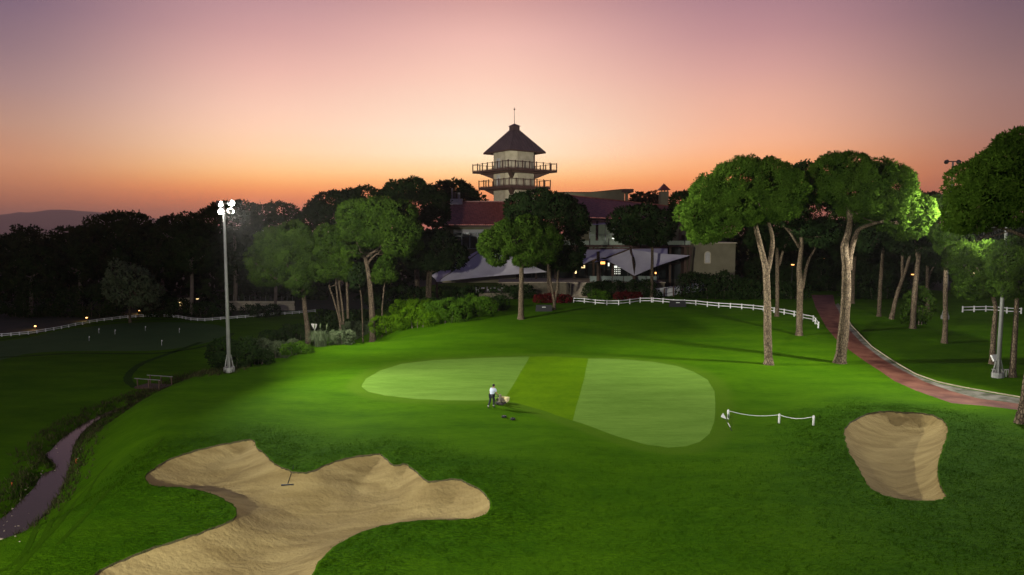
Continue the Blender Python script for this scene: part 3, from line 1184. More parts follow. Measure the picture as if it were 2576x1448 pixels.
# two tall lit pines on the right
tree('tall floodlit pine with forked trunk standing on the lawn right of the putting green', 66, [(175, 440, 90, 105), (230, 560, 90, 60), (270, 320, 130, 120), (330, 500, 105, 80), (430, 250, 170, 150),
     (470, 390, 170, 110), (600, 240, 150, 130), (540, 330, 120, 90), (640, 380, 140, 100), (740, 300, 95, 140), (730, 410, 70, 60)], z5,
     [([(608, 1357), (601, 1150), (600, 1000), (592, 800), (572, 700), (540, 570), (515, 470)], 0.42, 0.20), ([(594, 820), (622, 700), (632, 590), (605, 480)], 0.27, 0.15)], group=GP, dens=17)
tree('tallest floodlit pine, its trunk beside the red path and one long branch reaching right', 67, [(1000, 190, 110, 110), (1110, 175, 120, 105), (1250, 210, 140, 105), (1385, 270, 110, 115), (1140, 300, 130, 80), (1220, 380, 110, 70), (1340, 390, 105, 80),
     (1450, 420, 65, 65), (1530, 440, 85, 105), (1490, 540, 75, 55), (1390, 490, 60, 45), (1000, 300, 70, 60)], z5,
     [([(1045, 1327), (1065, 1180), (1082, 950), (1083, 770), (1072, 650), (1095, 560), (1104, 470), (1085, 340)], 0.54, 0.2), ([(1100, 790), (1108, 700), (1140, 585), (1165, 540), (1230, 512), (1320, 490), (1410, 497)], 0.30, 0.09),
      ([(1100, 480), (1140, 400), (1200, 330)], 0.18, 0.1)], group=GP, dens=17)
tree('shadowed pine with two side branches between the two tall lit pines', 80, [(830, 260, 120, 130), (900, 420, 140, 120), (760, 420, 100, 100), (950, 560, 110, 80), (850, 520, 90, 60), (940, 300, 100, 110)], z5,
     [([(795, 1162), (800, 900), (795, 780), (808, 640), (800, 480)], 0.38, 0.2), ([(797, 650), (745, 570), (690, 510)], 0.2, 0.12), ([(815, 900), (850, 750), (905, 655)], 0.2, 0.1)], group=GP, mleaf=M_PINE_SHADED)
# right edge
tree('huge near pine overhanging the right edge of the lawn', 45, [(1965, 240, 140, 140), (1890, 350, 110, 110), (2065, 130, 130, 110), (2150, 60, 150, 130), (2120, 250, 170, 140), (1980, 330, 140, 100), (2320, 150, 200, 200), (2300, 380, 200, 120), (2480, 300, 180, 200), (1835, 430, 75, 90), (1880, 490, 100, 55), (2110, 420, 180, 80)], z5,
     [([(2152, 1768), (2185, 1560), (2245, 1200), (2310, 800), (2320, 480)], 0.36, 0.25), ([(2305, 640), (2120, 560), (2030, 530), (1900, 490), (1785, 466)], 0.13, 0.02), ([(2010, 527), (1930, 570), (1830, 620)], 0.05, 0.012), ([(2090, 547), (2000, 580), (1960, 592)], 0.045, 0.012),
      ([(2200, 500), (2130, 440), (2060, 360)], 0.1, 0.03)], group=GP, tuft=0.24, dens=15, base=None)
tree('bright sided low pine touching the huge near pine', 76, [(1650, 410, 80, 80), (1700, 520, 90, 100), (1760, 620, 90, 70), (1660, 500, 60, 70)], z5, [([(1690, 1110), (1690, 900), (1695, 620)], 0.3, 0.18)], group=GP)
tree('leafy low pine left of the near floodlight mast', 66, [(1800, 720, 70, 110), (1870, 790, 100, 110), (1930, 720, 90, 110), (1880, 900, 90, 60), (1950, 870, 70, 80)], z5, [([(1985, 1200), (1992, 1100), (1995, 1000), (1940, 850)], 0.26, 0.15)], group=GP, mleaf=M_PINE)
tree('leafy low pine at the right edge behind the near floodlight mast', 60, [(2060, 760, 70, 110), (2130, 700, 90, 120), (2150, 850, 80, 110), (2220, 780, 100, 130), (2060, 890, 50, 60)], z5, [([(2108, 1305), (2118, 1150), (2125, 1020), (2130, 850)], 0.28, 0.15)], group=GP)
GW = 'pines in the dark wood on the right'
tree('slender straight pine trunk left in the dark right wood', 92, [(1280, 560, 130, 80), (1380, 600, 90, 60), (1230, 620, 80, 50)], z5, [([(1282, 1087), (1290, 900), (1305, 700), (1310, 600)], 0.27, 0.17), ([(1312, 655), (1340, 640), (1375, 622)], 0.1, 0.05)], mleaf=M_PINE_SHADED, group=GW)
tree('leaning pine with broken double top in the dark right wood', 90, [(1440, 610, 110, 70), (1530, 640, 80, 60)], z5, [([(1360, 1095), (1385, 970), (1420, 860), (1450, 780), (1475, 690)], 0.28, 0.16), ([(1428, 850), (1432, 770), (1440, 680)], 0.2, 0.16)], mleaf=M_PINE_SHADED, group=GW)
tree('pine with V fork lit under its crown in the right wood', 84, [(1520, 590, 110, 60), (1600, 640, 90, 70), (1430, 560, 80, 50)], z5, [([(1488, 1160), (1500, 950), (1520, 760), (1535, 640)], 0.36, 0.2), ([(1522, 720), (1500, 650), (1488, 600)], 0.2, 0.12)], mleaf=M_PINE_SHADED, group=GW)
tree('thin forked pine right of the V fork pine in the right wood', 96, [(1640, 690, 110, 70), (1720, 720, 90, 70), (1570, 680, 80, 60)], z5, [([(1580, 1085), (1580, 900), (1582, 760)], 0.28, 0.2), ([(1585, 850), (1605, 790), (1625, 760)], 0.14, 0.08)], mleaf=M_PINE_SHADED, group=GW)
tree('thin pine hidden behind the trunk of the tallest pine', 105, [(1130, 560, 130, 90), (1060, 620, 90, 70), (1200, 650, 90, 60)], z5, [([(1120, 1000), (1125, 850), (1140, 650)], 0.3, 0.2)], mleaf=M_PINE_SHADED, group=GW)
tree('pine behind the first tall lit pine in the right wood', 92, [(640, 560, 110, 80), (720, 600, 90, 60), (560, 600, 90, 70)], z5, [([(660, 980), (660, 700), (655, 560)], 0.28, 0.2), ([(672, 760), (700, 650), (740, 570)], 0.2, 0.1)], mleaf=M_PINE_SHADED, group=GW)
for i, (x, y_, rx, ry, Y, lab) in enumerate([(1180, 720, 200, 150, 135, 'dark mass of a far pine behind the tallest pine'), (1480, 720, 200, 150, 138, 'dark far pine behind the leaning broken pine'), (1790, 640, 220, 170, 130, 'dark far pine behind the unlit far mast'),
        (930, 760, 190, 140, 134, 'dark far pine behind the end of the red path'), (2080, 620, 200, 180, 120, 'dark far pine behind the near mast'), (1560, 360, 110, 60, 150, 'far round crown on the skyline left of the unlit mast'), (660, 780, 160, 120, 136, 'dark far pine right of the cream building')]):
    tree(lab, Y, [(x, y_, rx, ry * 0.7), (x - rx * 0.5, y_ + ry * 0.3, rx * 0.6, ry * 0.6), (x + rx * 0.5, y_ + ry * 0.2, rx * 0.6, ry * 0.6), (x + rx * 0.1, y_ + ry * 0.7, rx * 0.8, ry * 0.5)], z5, [([(x, 1030), (x, y_ + ry)], 0.35, 0.25)], mleaf=M_PINE_SHADED, group=GW, dens=9, limbs=2)
# middle left
tree('broad floodlit pine with lit stub branches, just behind the bright hedge', 94, [(960, 320, 150, 95), (1130, 285, 160, 85), (1290, 330, 150, 105), (1370, 460, 105, 105), (1180, 430, 180, 110), (930, 440, 120, 95), (1300, 570, 140, 85), (1060, 520, 120, 65), (930, 630, 85, 35)], z6,
     [([(1088, 1170), (1078, 1000), (1065, 850), (1045, 740), (1030, 670)], 0.46, 0.26), ([(1045, 740), (1075, 690), (1130, 640)], 0.2, 0.08), ([(1035, 690), (960, 640), (880, 632)], 0.14, 0.04)], group=GP, dens=16)
tree('round hazy green pine right of the lit floodlight mast', 100, [(150, 690, 70, 100), (300, 560, 140, 115), (460, 480, 120, 90), (560, 600, 110, 110), (400, 690, 190, 120), (250, 820, 140, 75), (480, 830, 140, 80), (600, 740, 80, 90), (520, 930, 60, 50)], z6,
     [([(570, 1250), (552, 1120), (540, 1000), (530, 900)], 0.42, 0.25), ([(545, 950), (480, 900), (400, 860)], 0.14, 0.06)], group=GP, dens=16)
tree('pine with a fan of thin stems left of the broad floodlit pine', 98, [(720, 500, 85, 85), (740, 640, 105, 105), (820, 740, 100, 90), (690, 800, 80, 60), (800, 560, 80, 90), (900, 780, 80, 70)], z6,
     [([(830, 1215), (790, 1050), (742, 905)], 0.16, 0.1), ([(840, 1212), (815, 1080), (790, 880)], 0.16, 0.1), ([(858, 1212), (848, 1050), (825, 880)], 0.17, 0.1), ([(893, 1165), (890, 1020), (885, 860)], 0.2, 0.14)], group=GP)
tree('small slim bright tree right of the broad floodlit pine', 93, [(1180, 780, 70, 80), (1135, 830, 45, 40), (1205, 710, 50, 45), (1230, 820, 40, 40)], z6, [([(1165, 1135), (1172, 1000), (1186, 870)], 0.12, 0.07)], name='young_pine', group=GP, limbs=3)
tree('thin dark sapling left of the broad pine trunk', 95, [(980, 800, 55, 70), (960, 870, 40, 40)], z6, [([(1008, 1165), (1000, 1010), (985, 900)], 0.10, 0.06)], name='young_pine', group=GP, limbs=2, mleaf=M_PINE_SHADED)
tree('dark round pine on twin trunks left of the lavender sail', 104, [(1600, 590, 180, 120), (1480, 560, 110, 105), (1720, 660, 110, 100), (1560, 700, 160, 60), (1440, 680, 100, 70), (1640, 700, 130, 60)], z6, [([(1525, 968), (1528, 880), (1532, 790)], 0.26, 0.18), ([(1548, 968), (1552, 880), (1556, 790)], 0.26, 0.18)], group=GP, mleaf=M_PINE_SHADED)
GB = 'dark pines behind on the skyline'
tree('biggest skyline pine above the broad floodlit pine', 118, [(1300, 150, 130, 80), (1430, 130, 140, 80), (1560, 230, 130, 110), (1590, 330, 110, 90), (1420, 260, 200, 130), (1230, 190, 90, 70)], z6, [([(1450, 1010), (1440, 700), (1440, 420)], 0.5, 0.3)], group=GB, mleaf=M_PINE_SHADED)
tree('long dark skyline pine left of the biggest one', 135, [(640, 300, 90, 70), (760, 240, 120, 80), (900, 220, 120, 80), (1030, 180, 110, 60), (800, 330, 220, 90), (1000, 290, 150, 90), (560, 360, 50, 50)], z6, [([(820, 1010), (820, 700), (820, 430)], 0.5, 0.3)], group=GB, mleaf=M_PINE_SHADED)
tree('low dark skyline pine left of the roof chimney pipes', 158, [(1640, 140, 90, 70), (1750, 130, 100, 65), (1850, 190, 80, 60), (1930, 220, 50, 35), (1760, 220, 180, 60)], z6, [([(1750, 900), (1750, 300)], 0.45, 0.3)], group=GB, mleaf=M_PINE_SHADED)
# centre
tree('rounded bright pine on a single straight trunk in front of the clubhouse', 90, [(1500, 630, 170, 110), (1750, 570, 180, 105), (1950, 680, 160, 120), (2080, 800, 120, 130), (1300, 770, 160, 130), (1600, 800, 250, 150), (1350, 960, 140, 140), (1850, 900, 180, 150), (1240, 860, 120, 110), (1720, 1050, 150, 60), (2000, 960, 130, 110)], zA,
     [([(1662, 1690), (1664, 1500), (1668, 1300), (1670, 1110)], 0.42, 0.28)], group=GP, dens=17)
tree('darker pine on two bowed stems right of the rounded bright pine', 98, [(2250, 830, 150, 160), (2350, 900, 130, 170), (2330, 1050, 130, 100), (2170, 1060, 110, 90), (2220, 960, 150, 150)], zA, [([(2095, 1580), (2070, 1420), (2035, 1200), (2060, 1050)], 0.22, 0.14), ([(2105, 1580), (2140, 1400), (2150, 1200), (2200, 1050)], 0.2, 0.13)], group=GP, mleaf=M_PINE_SHADED)
tree('large dark crown in front of the right hand roof', 110, [(1650, 330, 180, 150), (1880, 240, 220, 120), (2120, 320, 230, 150), (2330, 430, 190, 160), (1650, 440, 170, 120), (2050, 500, 300, 150), (2420, 580, 130, 130), (1800, 400, 250, 150)], zA, [([(2030, 1560), (2030, 1100), (2040, 620)], 0.4, 0.28)], group=GP, mleaf=M_PINE_SHADED)
tree('dark low crown above the white sail', 112, [(1740, 1000, 120, 105), (1890, 960, 130, 85), (2030, 1030, 115, 105), (1800, 1110, 160, 75), (1960, 1120, 150, 65)], z1, [([(1945, 1560), (1950, 1330), (1950, 1170)], 0.3, 0.2)], group=GP, mleaf=M_PINE_SHADED)
tree('dark crown right of the square chimney', 135, [(2200, 850, 100, 75), (2290, 830, 90, 60), (2180, 950, 100, 110), (2280, 940, 100, 110)], z1, [([(2230, 1500), (2230, 1050)], 0.35, 0.25)], group=GB, mleaf=M_PINE_SHADED)
# left wood
GL = 'pines of the dark wood on the left'
left = [('flat topped dark pine in the middle of the left skyline', 165, [(820, 300, 120, 75), (960, 260, 150, 62), (1090, 270, 110, 70), (900, 370, 200, 80), (1060, 350, 130, 80)], 950),
        ('dark pine right of the flat topped one on the left skyline', 158, [(1330, 350, 110, 80), (1430, 300, 130, 70), (1550, 270, 110, 65), (1420, 400, 180, 80), (1560, 360, 110, 90)], 1320),
        ('tall dark skyline pine behind the lit floodlight heads', 150, [(1740, 240, 110, 80), (1850, 190, 130, 80), (1970, 190, 110, 85), (1880, 280, 200, 80), (2020, 270, 90, 80)], 1915),
        ('dark skyline pine right of the lit floodlight heads', 148, [(2160, 210, 100, 80), (2270, 190, 110, 75), (2360, 240, 80, 75), (2250, 300, 170, 80)], 2250),
        ('low dark pine on the left skyline', 175, [(440, 430, 60, 50), (530, 385, 100, 60), (640, 390, 80, 60), (560, 460, 170, 70)], 560),
        ('dark domed pine left of the lit mast pole', 138, [(1460, 530, 130, 110), (1580, 440, 130, 90), (1680, 500, 100, 110), (1560, 580, 180, 110)], 1560),
        ('dark pine at the left frame edge', 160, [(30, 460, 80, 60), (130, 420, 100, 50), (230, 430, 90, 45), (100, 520, 180, 80)], 120),
        ('dark mass of pine above the leftmost garden light', 140, [(150, 620, 170, 90), (320, 580, 140, 100), (250, 720, 200, 90)], 245),
        ('dark mass of pine above the middle garden light', 150, [(520, 570, 150, 100), (680, 540, 140, 110), (600, 660, 180, 90)], 640),
        ('dark pine behind the pale willow', 156, [(900, 520, 150, 100), (1060, 500, 120, 110), (980, 600, 180, 80)], 1062),
        ('dark pine filling the wood left of the red side path', 146, [(1260, 540, 120, 110), (1360, 620, 120, 110), (1250, 680, 130, 100)], 1320),
        ('dark pine behind the mast pole above the long stone wall', 150, [(1880, 480, 170, 110), (2020, 560, 120, 120), (1800, 600, 130, 110), (1950, 680, 160, 90)], 1920)]
for lab, Y, lb, sx_ in left:
    tree(lab, Y, lb, z2, [([(sx_, 1010), (sx_ + rnd.uniform(-15, 15), 800), (sx_, lb[-1][1])], 0.42, 0.28)], mleaf=M_PINE_SHADED, group=GL, dens=10, limbs=3, bark=M_BARKD)
tree('pale grey willow like tree in the left wood above the middle garden light', 128, [(960, 680, 60, 100), (960, 800, 100, 110), (1100, 740, 110, 80), (1160, 850, 110, 80), (1060, 860, 150, 90), (1200, 920, 60, 50)], z2, [([(1060, 1020), (1060, 800)], 0.25, 0.15)], mleaf=M_SHRUBG, name='willow_tree', cat='tree', dens=9, up=-0.5)
for i, (x, lab) in enumerate([(140, 'left of two sparse saplings above the left skyline'), (275, 'right of two sparse saplings above the left skyline')]):
    tree(lab, 165, [(x, 325 + 10 * i, 34, 20), (x + 40, 350 + 10 * i, 30, 16), (x - 5, 365, 25, 20)], z2, [([(x - 5, 1000), (x - 8, 500), (x, 340)], 0.2, 0.06)], mleaf=M_PINE_SHADED, name='sapling', cat='tree', dens=5, limbs=3, tuft=0.5)
tree('hazy far trees seen right of the pergola roof', 240, [(1800, 830, 30, 22), (1850, 810, 28, 30), (1900, 825, 35, 25), (1950, 810, 30, 28), (1985, 835, 30, 20), (1880, 860, 120, 25)], z1, [([(1890, 1400), (1890, 900)], 0.4, 0.3)], mleaf=M_PINE_SHADED, name='far_tree', cat='tree', dens=8, limbs=2)


# ------------------------------------------------------------------ shrubs
def shrub(label, px, py, w, h, m, name='shrub', cat='shrub', group=None, leaf=0.2, dens=7, dy=0.8, lobes=5, wid=0.55, Y=None):
    """w, h in picture pixels; py is the foot"""
    if Y is None:
        g = ground(px, py)
    else:
        x = at(px, py, Y)[0]
        g = np.array([x, Y, hz(x, Y)])
    s = g[1] / FPX
    W_, H_ = w * s, h * s
    root = thing(name, g, label, cat, group)
    lb = []
    for k in range(lobes):
        fx = (k + 0.5) / lobes - 0.5
        lb.append((g[0] + fx * W_ * 0.75, g[1] + dy * W_ * 0.18 * rnd.uniform(0, 1.6), g[2] + H_ * rnd.uniform(0.38, 0.58), W_ / lobes * 1.1, W_ / lobes * 1.1 * dy + 0.2, H_ * rnd.uniform(0.42, 0.52)))
    foliage('leaves', lb, leaf, m, root, dens * 0.5, 0.4, 0.4, wid)
    for k in range(3):
        st = MB()
        a = np.array([g[0] + (k - 1) * W_ * 0.12, g[1], g[2] - 0.05])
        st.tube([a, a + np.array([(k - 1) * 0.2, 0.1, H_ * 0.5])], [0.05, 0.025], 5)
        st.build('stem', M_BARKD, root)
    return root


GH = 'shrubs along the edge of the lawn'
for px, py, w, h, m, lab in [
        (985, 838, 110, 44, M_SHRUB_LIT, 'brightest yellow green shrub at the left end of the long hedge'),
        (1050, 826, 110, 50, M_SHRUB_LIT, 'bright clipped shrub second from the left end of the long hedge'),
        (1120, 814, 130, 56, M_SHRUB, 'flecked leafy shrub in the middle of the long hedge'),
        (1190, 797, 120, 50, M_SHRUB, 'leafy shrub at the right middle of the long hedge'),
        (1245, 783, 70, 36, M_SHRUBD, 'dark shrub ending the long hedge on the right'),
        (1040, 792, 120, 34, M_SHRUB_LIT, 'low green shrub behind the long hedge'),
        (1110, 778, 110, 26, M_SHRUBD, 'low dark shrub behind the long hedge below the twin trunks'),
        (900, 853, 100, 42, M_SHRUBG, 'grey green shrub right of the pampas grass'),
        (860, 868, 70, 34, M_SHRUBG, 'small grey green shrub at the lawn edge beside the pampas grass'),
        (745, 893, 80, 26, M_SHRUB, 'low creeping shrub left of the pampas grass at the lawn edge'),
        (705, 902, 90, 42, M_SHRUBG, 'shrub with small pale flowers at the lawn edge right of the mast'),
        (650, 918, 70, 30, M_SHRUBD, 'low dark shrub right of the big round bush'),
        (690, 872, 90, 40, M_SHRUBD, 'dark shrub behind the shrub with pale flowers'),
        (745, 858, 80, 40, M_SHRUBD, 'dark round shrub below the round hazy pine'),
        (655, 878, 40, 26, M_SHRUBG, 'tiny pale shrub behind the dark ones near the mast')]:
    shrub(lab, px, py, w, h, m, group=GH, leaf=0.16, dens=6, lobes=6)
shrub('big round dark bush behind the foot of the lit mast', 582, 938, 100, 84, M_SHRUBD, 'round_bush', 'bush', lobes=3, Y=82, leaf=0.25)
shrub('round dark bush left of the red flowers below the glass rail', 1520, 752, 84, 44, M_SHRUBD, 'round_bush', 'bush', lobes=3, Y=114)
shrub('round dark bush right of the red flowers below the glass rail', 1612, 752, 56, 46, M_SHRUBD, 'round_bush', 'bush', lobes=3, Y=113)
shrub('low green bush left of the left round bush near the stairs', 1508, 756, 50, 22, M_SHRUB, 'low_bush', 'bush', Y=112)
shrub('small round bush by the start of the white ramp wall', 1648, 754, 26, 20, M_SHRUBD, 'low_bush', 'bush', Y=112.5, lobes=3)
shrub('red flower bed at the foot of the bowed stems', 1392, 765, 92, 20, M_FLOWER, 'flower_bed', 'flowers', Y=106, leaf=0.25)
shrub('red flower bed between the two round bushes', 1580, 757, 66, 16, M_FLOWER, 'flower_bed', 'flowers', Y=111, leaf=0.25)
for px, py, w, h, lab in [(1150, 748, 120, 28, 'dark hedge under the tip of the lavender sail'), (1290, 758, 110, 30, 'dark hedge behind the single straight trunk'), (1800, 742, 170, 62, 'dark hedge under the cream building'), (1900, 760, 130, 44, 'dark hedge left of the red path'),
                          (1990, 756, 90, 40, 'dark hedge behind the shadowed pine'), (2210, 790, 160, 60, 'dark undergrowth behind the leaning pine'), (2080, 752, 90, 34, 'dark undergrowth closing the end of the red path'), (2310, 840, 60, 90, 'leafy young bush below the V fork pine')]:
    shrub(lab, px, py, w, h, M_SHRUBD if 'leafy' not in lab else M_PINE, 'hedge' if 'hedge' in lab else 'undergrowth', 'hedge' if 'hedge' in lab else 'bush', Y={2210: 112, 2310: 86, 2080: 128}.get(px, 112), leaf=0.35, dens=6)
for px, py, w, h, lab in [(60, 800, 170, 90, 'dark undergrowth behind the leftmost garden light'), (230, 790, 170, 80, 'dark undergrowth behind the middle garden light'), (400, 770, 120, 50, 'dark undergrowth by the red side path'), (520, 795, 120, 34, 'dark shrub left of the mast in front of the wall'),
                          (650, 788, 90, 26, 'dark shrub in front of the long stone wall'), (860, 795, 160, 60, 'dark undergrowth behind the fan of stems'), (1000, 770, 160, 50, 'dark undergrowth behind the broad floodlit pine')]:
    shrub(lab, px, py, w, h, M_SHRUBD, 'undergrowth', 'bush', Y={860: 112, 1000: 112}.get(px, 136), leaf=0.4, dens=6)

# pampas grass
g = ground(808, 872)
pam = thing('pampas_grass', g, 'fountain of pale pampas grass in the lawn edge planting', 'grass plant')
vs, fs, pf = [], [], []
for k in range(420):
    a = rnd.uniform(0, 2 * math.pi)
    b0 = np.array([g[0] + rnd.gauss(0, 0.25), g[1] + rnd.gauss(0, 0.25), g[2]])
    ln = rnd.uniform(1.4, 2.5)
    sp = rnd.uniform(0.4, 1.1)
    dr = np.array([math.cos(a), math.sin(a), 0])
    sd = np.array([-math.sin(a), math.cos(a), 0]) * 0.022
    q = [b0, b0 + dr * sp * 0.5 + np.array([0, 0, ln * 0.62]), b0 + dr * sp * 1.2 + np.array([0, 0, ln * 0.75]), b0 + dr * sp * 1.9 + np.array([0, 0, ln * 0.42])]
    n0 = len(vs)
    for j, p in enumerate(q):
        w = 1 - j * 0.27
        vs += [p - sd * w, p + sd * w]
    for j in range(3):
        fs.append((n0 + 2 * j, n0 + 2 * j + 1, n0 + 2 * j + 3, n0 + 2 * j + 2))
    pf += [dr * 0.5 + np.array([0, 0, 0.8])] * 8
o = mesh_obj('leaves', np.array(vs), np.array(fs), M_SHRUBG, pam)
at_ = o.data.attributes.new('puff', 'FLOAT_VECTOR', 'POINT')
at_.data.foreach_set('vector', np.array(pf, dtype=np.float32).ravel())
pl = MB()
for k in range(3):
    a = rnd.uniform(0, 6.28)
    b0 = np.array([g[0], g[1], g[2]])
    t_ = b0 + np.array([math.cos(a) * 0.7, math.sin(a) * 0.5, 2.0])
    pl.tube([b0, t_], [0.015, 0.012], 4)
    pl.tube([t_, t_ + np.array([0.03, 0, 0.3]), t_ + np.array([0.08, 0, 0.6])], [0.05, 0.09, 0.02], 6)
pl.build('plume', M_SHRUBG, pam)


# ------------------------------------------------------------------ fences
def fence(label, pts3, hgt, gap=None, group='white two rail fences round the greens'):
    root = thing('white_fence', pts3[0], label, 'fence', group)
    pm = None
    for i, p in enumerate(pts3):
        o = MB().box((p[0], p[1], p[2] + hgt / 2 - 0.03), (0.13, 0.13, hgt + 0.06)).build('post', M_WHITE, root)
    for i in range(len(pts3) - 1):
        a, b = pts3[i], pts3[i + 1]
        for f in (0.86, 0.36):
            MB().bar((a[0], a[1] - 0.07, a[2] + hgt * f), (b[0], b[1] - 0.07, b[2] + hgt * f), 0.04, 0.10).build('rail', M_WHITE, root)
    return root


lf1 = [(15, 1208), (90, 1203), (160, 1196), (232, 1190), (303, 1180), (373, 1168), (440, 1157), (503, 1145), (562, 1133), (617, 1120), (675, 1110), (732, 1097), (793, 1088), (852, 1080), (916, 1073), (981, 1063), (1046, 1057), (1110, 1052), (1173, 1048), (1232, 1047), (1291, 1047)]
lf2 = [(1340, 1047), (1382, 1049), (1420, 1052), (1457, 1056), (1489, 1061), (1519, 1067), (1560, 1075), (1614, 1079), (1674, 1081), (1736, 1077), (1803, 1070), (1868, 1067), (1938, 1060), (2005, 1055), (2074, 1048), (2141, 1042), (2206, 1038), (2268, 1033), (2328, 1028), (2388, 1024), (2446, 1019), (2510, 1014), (2575, 1007)]
fence('long low white fence curving behind the practice green to the left frame edge', [ground(*z2(-130, 1218)), ground(*z2(-58, 1213))] + [ground(*z2(*p)) for p in lf1], 0.55)
fence('long low white fence running from the red side path behind the lit mast', [ground(*z2(*p)) for p in lf2], 0.55)
rf1 = [zS(*p) for p in [(725, 163), (879, 172), (1038, 192), (1206, 203), (1377, 203), (1538, 186), (1690, 163), (1855, 163)]]
rf2 = [zS(*p) for p in [(1876, 163), (2022, 175), (2177, 190), (2335, 195), (2499, 205)]] + [z5(*p) for p in [(160, 1003), (231, 1012), (301, 1018), (372, 1022), (442, 1027), (513, 1033), (575, 1040), (640, 1050), (702, 1060), (763, 1072), (815, 1090), (880, 1103), (893, 1118), (911, 1143)]]
fence('short white fence bending in front of the stairs and flower beds', [ground(*p) for p in rf1], 0.78)
fence('white fence running past both tall lit pines down to the red path', [ground(*p) for p in rf2], 0.78)
fence('short white fence far right behind the near mast', [ground(*z7(*p)) for p in [(330, 560), (414, 558), (500, 556), (575, 560), (655, 568), (760, 572)]], 0.85)

# ------------------------------------------------------------------ clubhouse
YB = 128.0
gzb = 2.0
club = thing('clubhouse', (at(1400, 700, YB)[0], YB, gzb), 'large clubhouse with red tiled roofs and glass front behind the pines', 'building')


def quad_roof(name, eL, eR, rR, rL, parent, cols, rows, th=0.12):
    """tiled slope: ribbed surface between eave and ridge corner points"""
    eL, eR, rR, rL = (np.array(p, float) for p in (eL, eR, rR, rL))
    nrm = np.cross(eR - eL, rL - eL)
    nrm /= np.linalg.norm(nrm)
    if nrm[2] < 0:
        nrm = -nrm
    n = cols * 4
    u = np.linspace(0, 1, n + 1)
    v = np.linspace(0, 1, rows * 2 + 1)
    vs = []
    for j, b in enumerate(v):
        row = int(min(j // 2, rows - 1))
        for i, a in enumerate(u):
            p = (eL * (1 - a) + eR * a) * (1 - b) + (rL * (1 - a) + rR * a) * b
            ph = (a * cols) % 1.0
            r = 0.07 * abs(math.sin(math.pi * ph)) + (0.05 if j % 2 == 0 else 0.0) + 0.02 * math.sin(i * 12.9 + row * 78.2)
            vs.append(p + nrm * r)
    m_ = n + 1
    fs = [(j * m_ + i, j * m_ + i + 1, (j + 1) * m_ + i + 1, (j + 1) * m_ + i) for j in range(len(v) - 1) for i in range(n)]
    o = mesh_obj(name, vs, np.array(fs), M_TILE, parent)
    return o


# left wing
a1, a2 = at(1096, 567, 126), at(1300, 567, 126)
b1, b2 = at(1126, 509, 134), at(1300, 509, 134)
quad_roof('roof', a1, a2, b2, b1, club, 44, 16)
c1_ = at(1085, 567, 140)
MB().add([a1, b1, (a1[0], 142, a1[2])], [(0, 1, 2)]).build('hip_slope', M_TILE, club)
MB().bar(b1 + [0, 0, 0.1], b2 + [0, 0, 0.1], 0.3, 0.22).build('ridge_cap', M_TILE, club)
MB().bar(a1 + [0, -0.1, -0.15], a2 + [0, -0.1, -0.15], 0.25, 0.35).build('fascia', M_BROWN, club)
wl, wr = at(1112, 570, 127.4)[0], at(1300, 570, 127.4)[0]
ztop = a1[2] - 0.2
zfl = at(1142, 640, 127.4)[2]
MB().box(((wl + wr) / 2, 130.4, (ztop + 3.6) / 2), (wr - wl, 6.0, ztop - 3.6)).build('wall', M_RENDER, club)
p0, p1 = at(*zA(785, 640), 127.2), at(*zA(1200, 885), 127.2)
win = MB()
X0, X1, Z1, Z0 = p0[0], p1[0], p0[2], p1[2]
for f in (0, 0.25, 0.5, 0.75, 1.0):
    win.box((X0 + (X1 - X0) * f, 127.28, (Z0 + Z1) / 2), (0.13, 0.12, Z1 - Z0))
for f in (0.0, 0.66, 0.86, 1.0):
    win.box(((X0 + X1) / 2, 127.27, Z0 + (Z1 - Z0) * f), (X1 - X0 + 0.13, 0.10, 0.12))
wf = win.build('window', M_FRAME, club)
for i in range(4):
    xa, xb = X0 + (X1 - X0) * i / 4, X0 + (X1 - X0) * (i + 1) / 4
    MB().box(((xa + xb) / 2, 127.36, Z0 + (Z1 - Z0) * 0.43), (xb - xa - 0.1, 0.04, (Z1 - Z0) * 0.84)).build('pane', M_GLASS, wf)
    MB().box(((xa + xb) / 2, 127.35, Z0 + (Z1 - Z0) * 0.93), (xb - xa - 0.1, 0.04, (Z1 - Z0) * 0.12)).build('blind', M_CANVAS, wf)
# right wing
e1_, e2_ = at(1425, 547, 126), at(1704, 556, 130)
r1_, r2_ = at(1395, 489, 137), at(1692, 521, 139)
quad_roof('roof', e1_, e2_, r2_, r1_, club, 64, 18)
MB().bar(r1_ + [0, 0, 0.1], r2_ + [0, 0, 0.1], 0.3, 0.22).build('ridge_cap', M_TILE, club)
MB().bar(e1_ + [0, -0.1, -0.15], e2_ + [0, -0.1, -0.15], 0.25, 0.35).build('fascia', M_BROWN, club)
wl2, wr2 = at(1428, 570, 130)[0], at(1760, 570, 130)[0]
ztop2 = e1_[2] - 0.3
zmid = at(1388, 618, 126.5)[2] - 0.3
MB().box(((wl2 + wr2) / 2, 135.5, (ztop2 + zmid) / 2), (wr2 - wl2, 8, ztop2 - zmid)).build('wall', M_RENDER, club)
M_BACK = pmat('restaurant_wall', (0.018, 0.016, 0.012), (0.035, 0.03, 0.02), 0.7, 0.5)  # near-black, darkness of the unlit interior put into the wall colour
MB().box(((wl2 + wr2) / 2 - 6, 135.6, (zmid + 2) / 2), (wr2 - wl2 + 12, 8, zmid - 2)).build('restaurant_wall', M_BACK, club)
lf_ = MB()
lx_a, lx_b = wl2 - 12, wr2
for i in range(15):
    lf_.box((lx_a + (lx_b - lx_a) * i / 14, 131.5, (zmid + 4) / 2), (0.12, 0.14, zmid - 4))
lf_.box(((lx_a + lx_b) / 2, 131.5, 7.0), (lx_b - lx_a, 0.10, 0.12))
lfo = lf_.build('shopfront', M_DARKST, club)
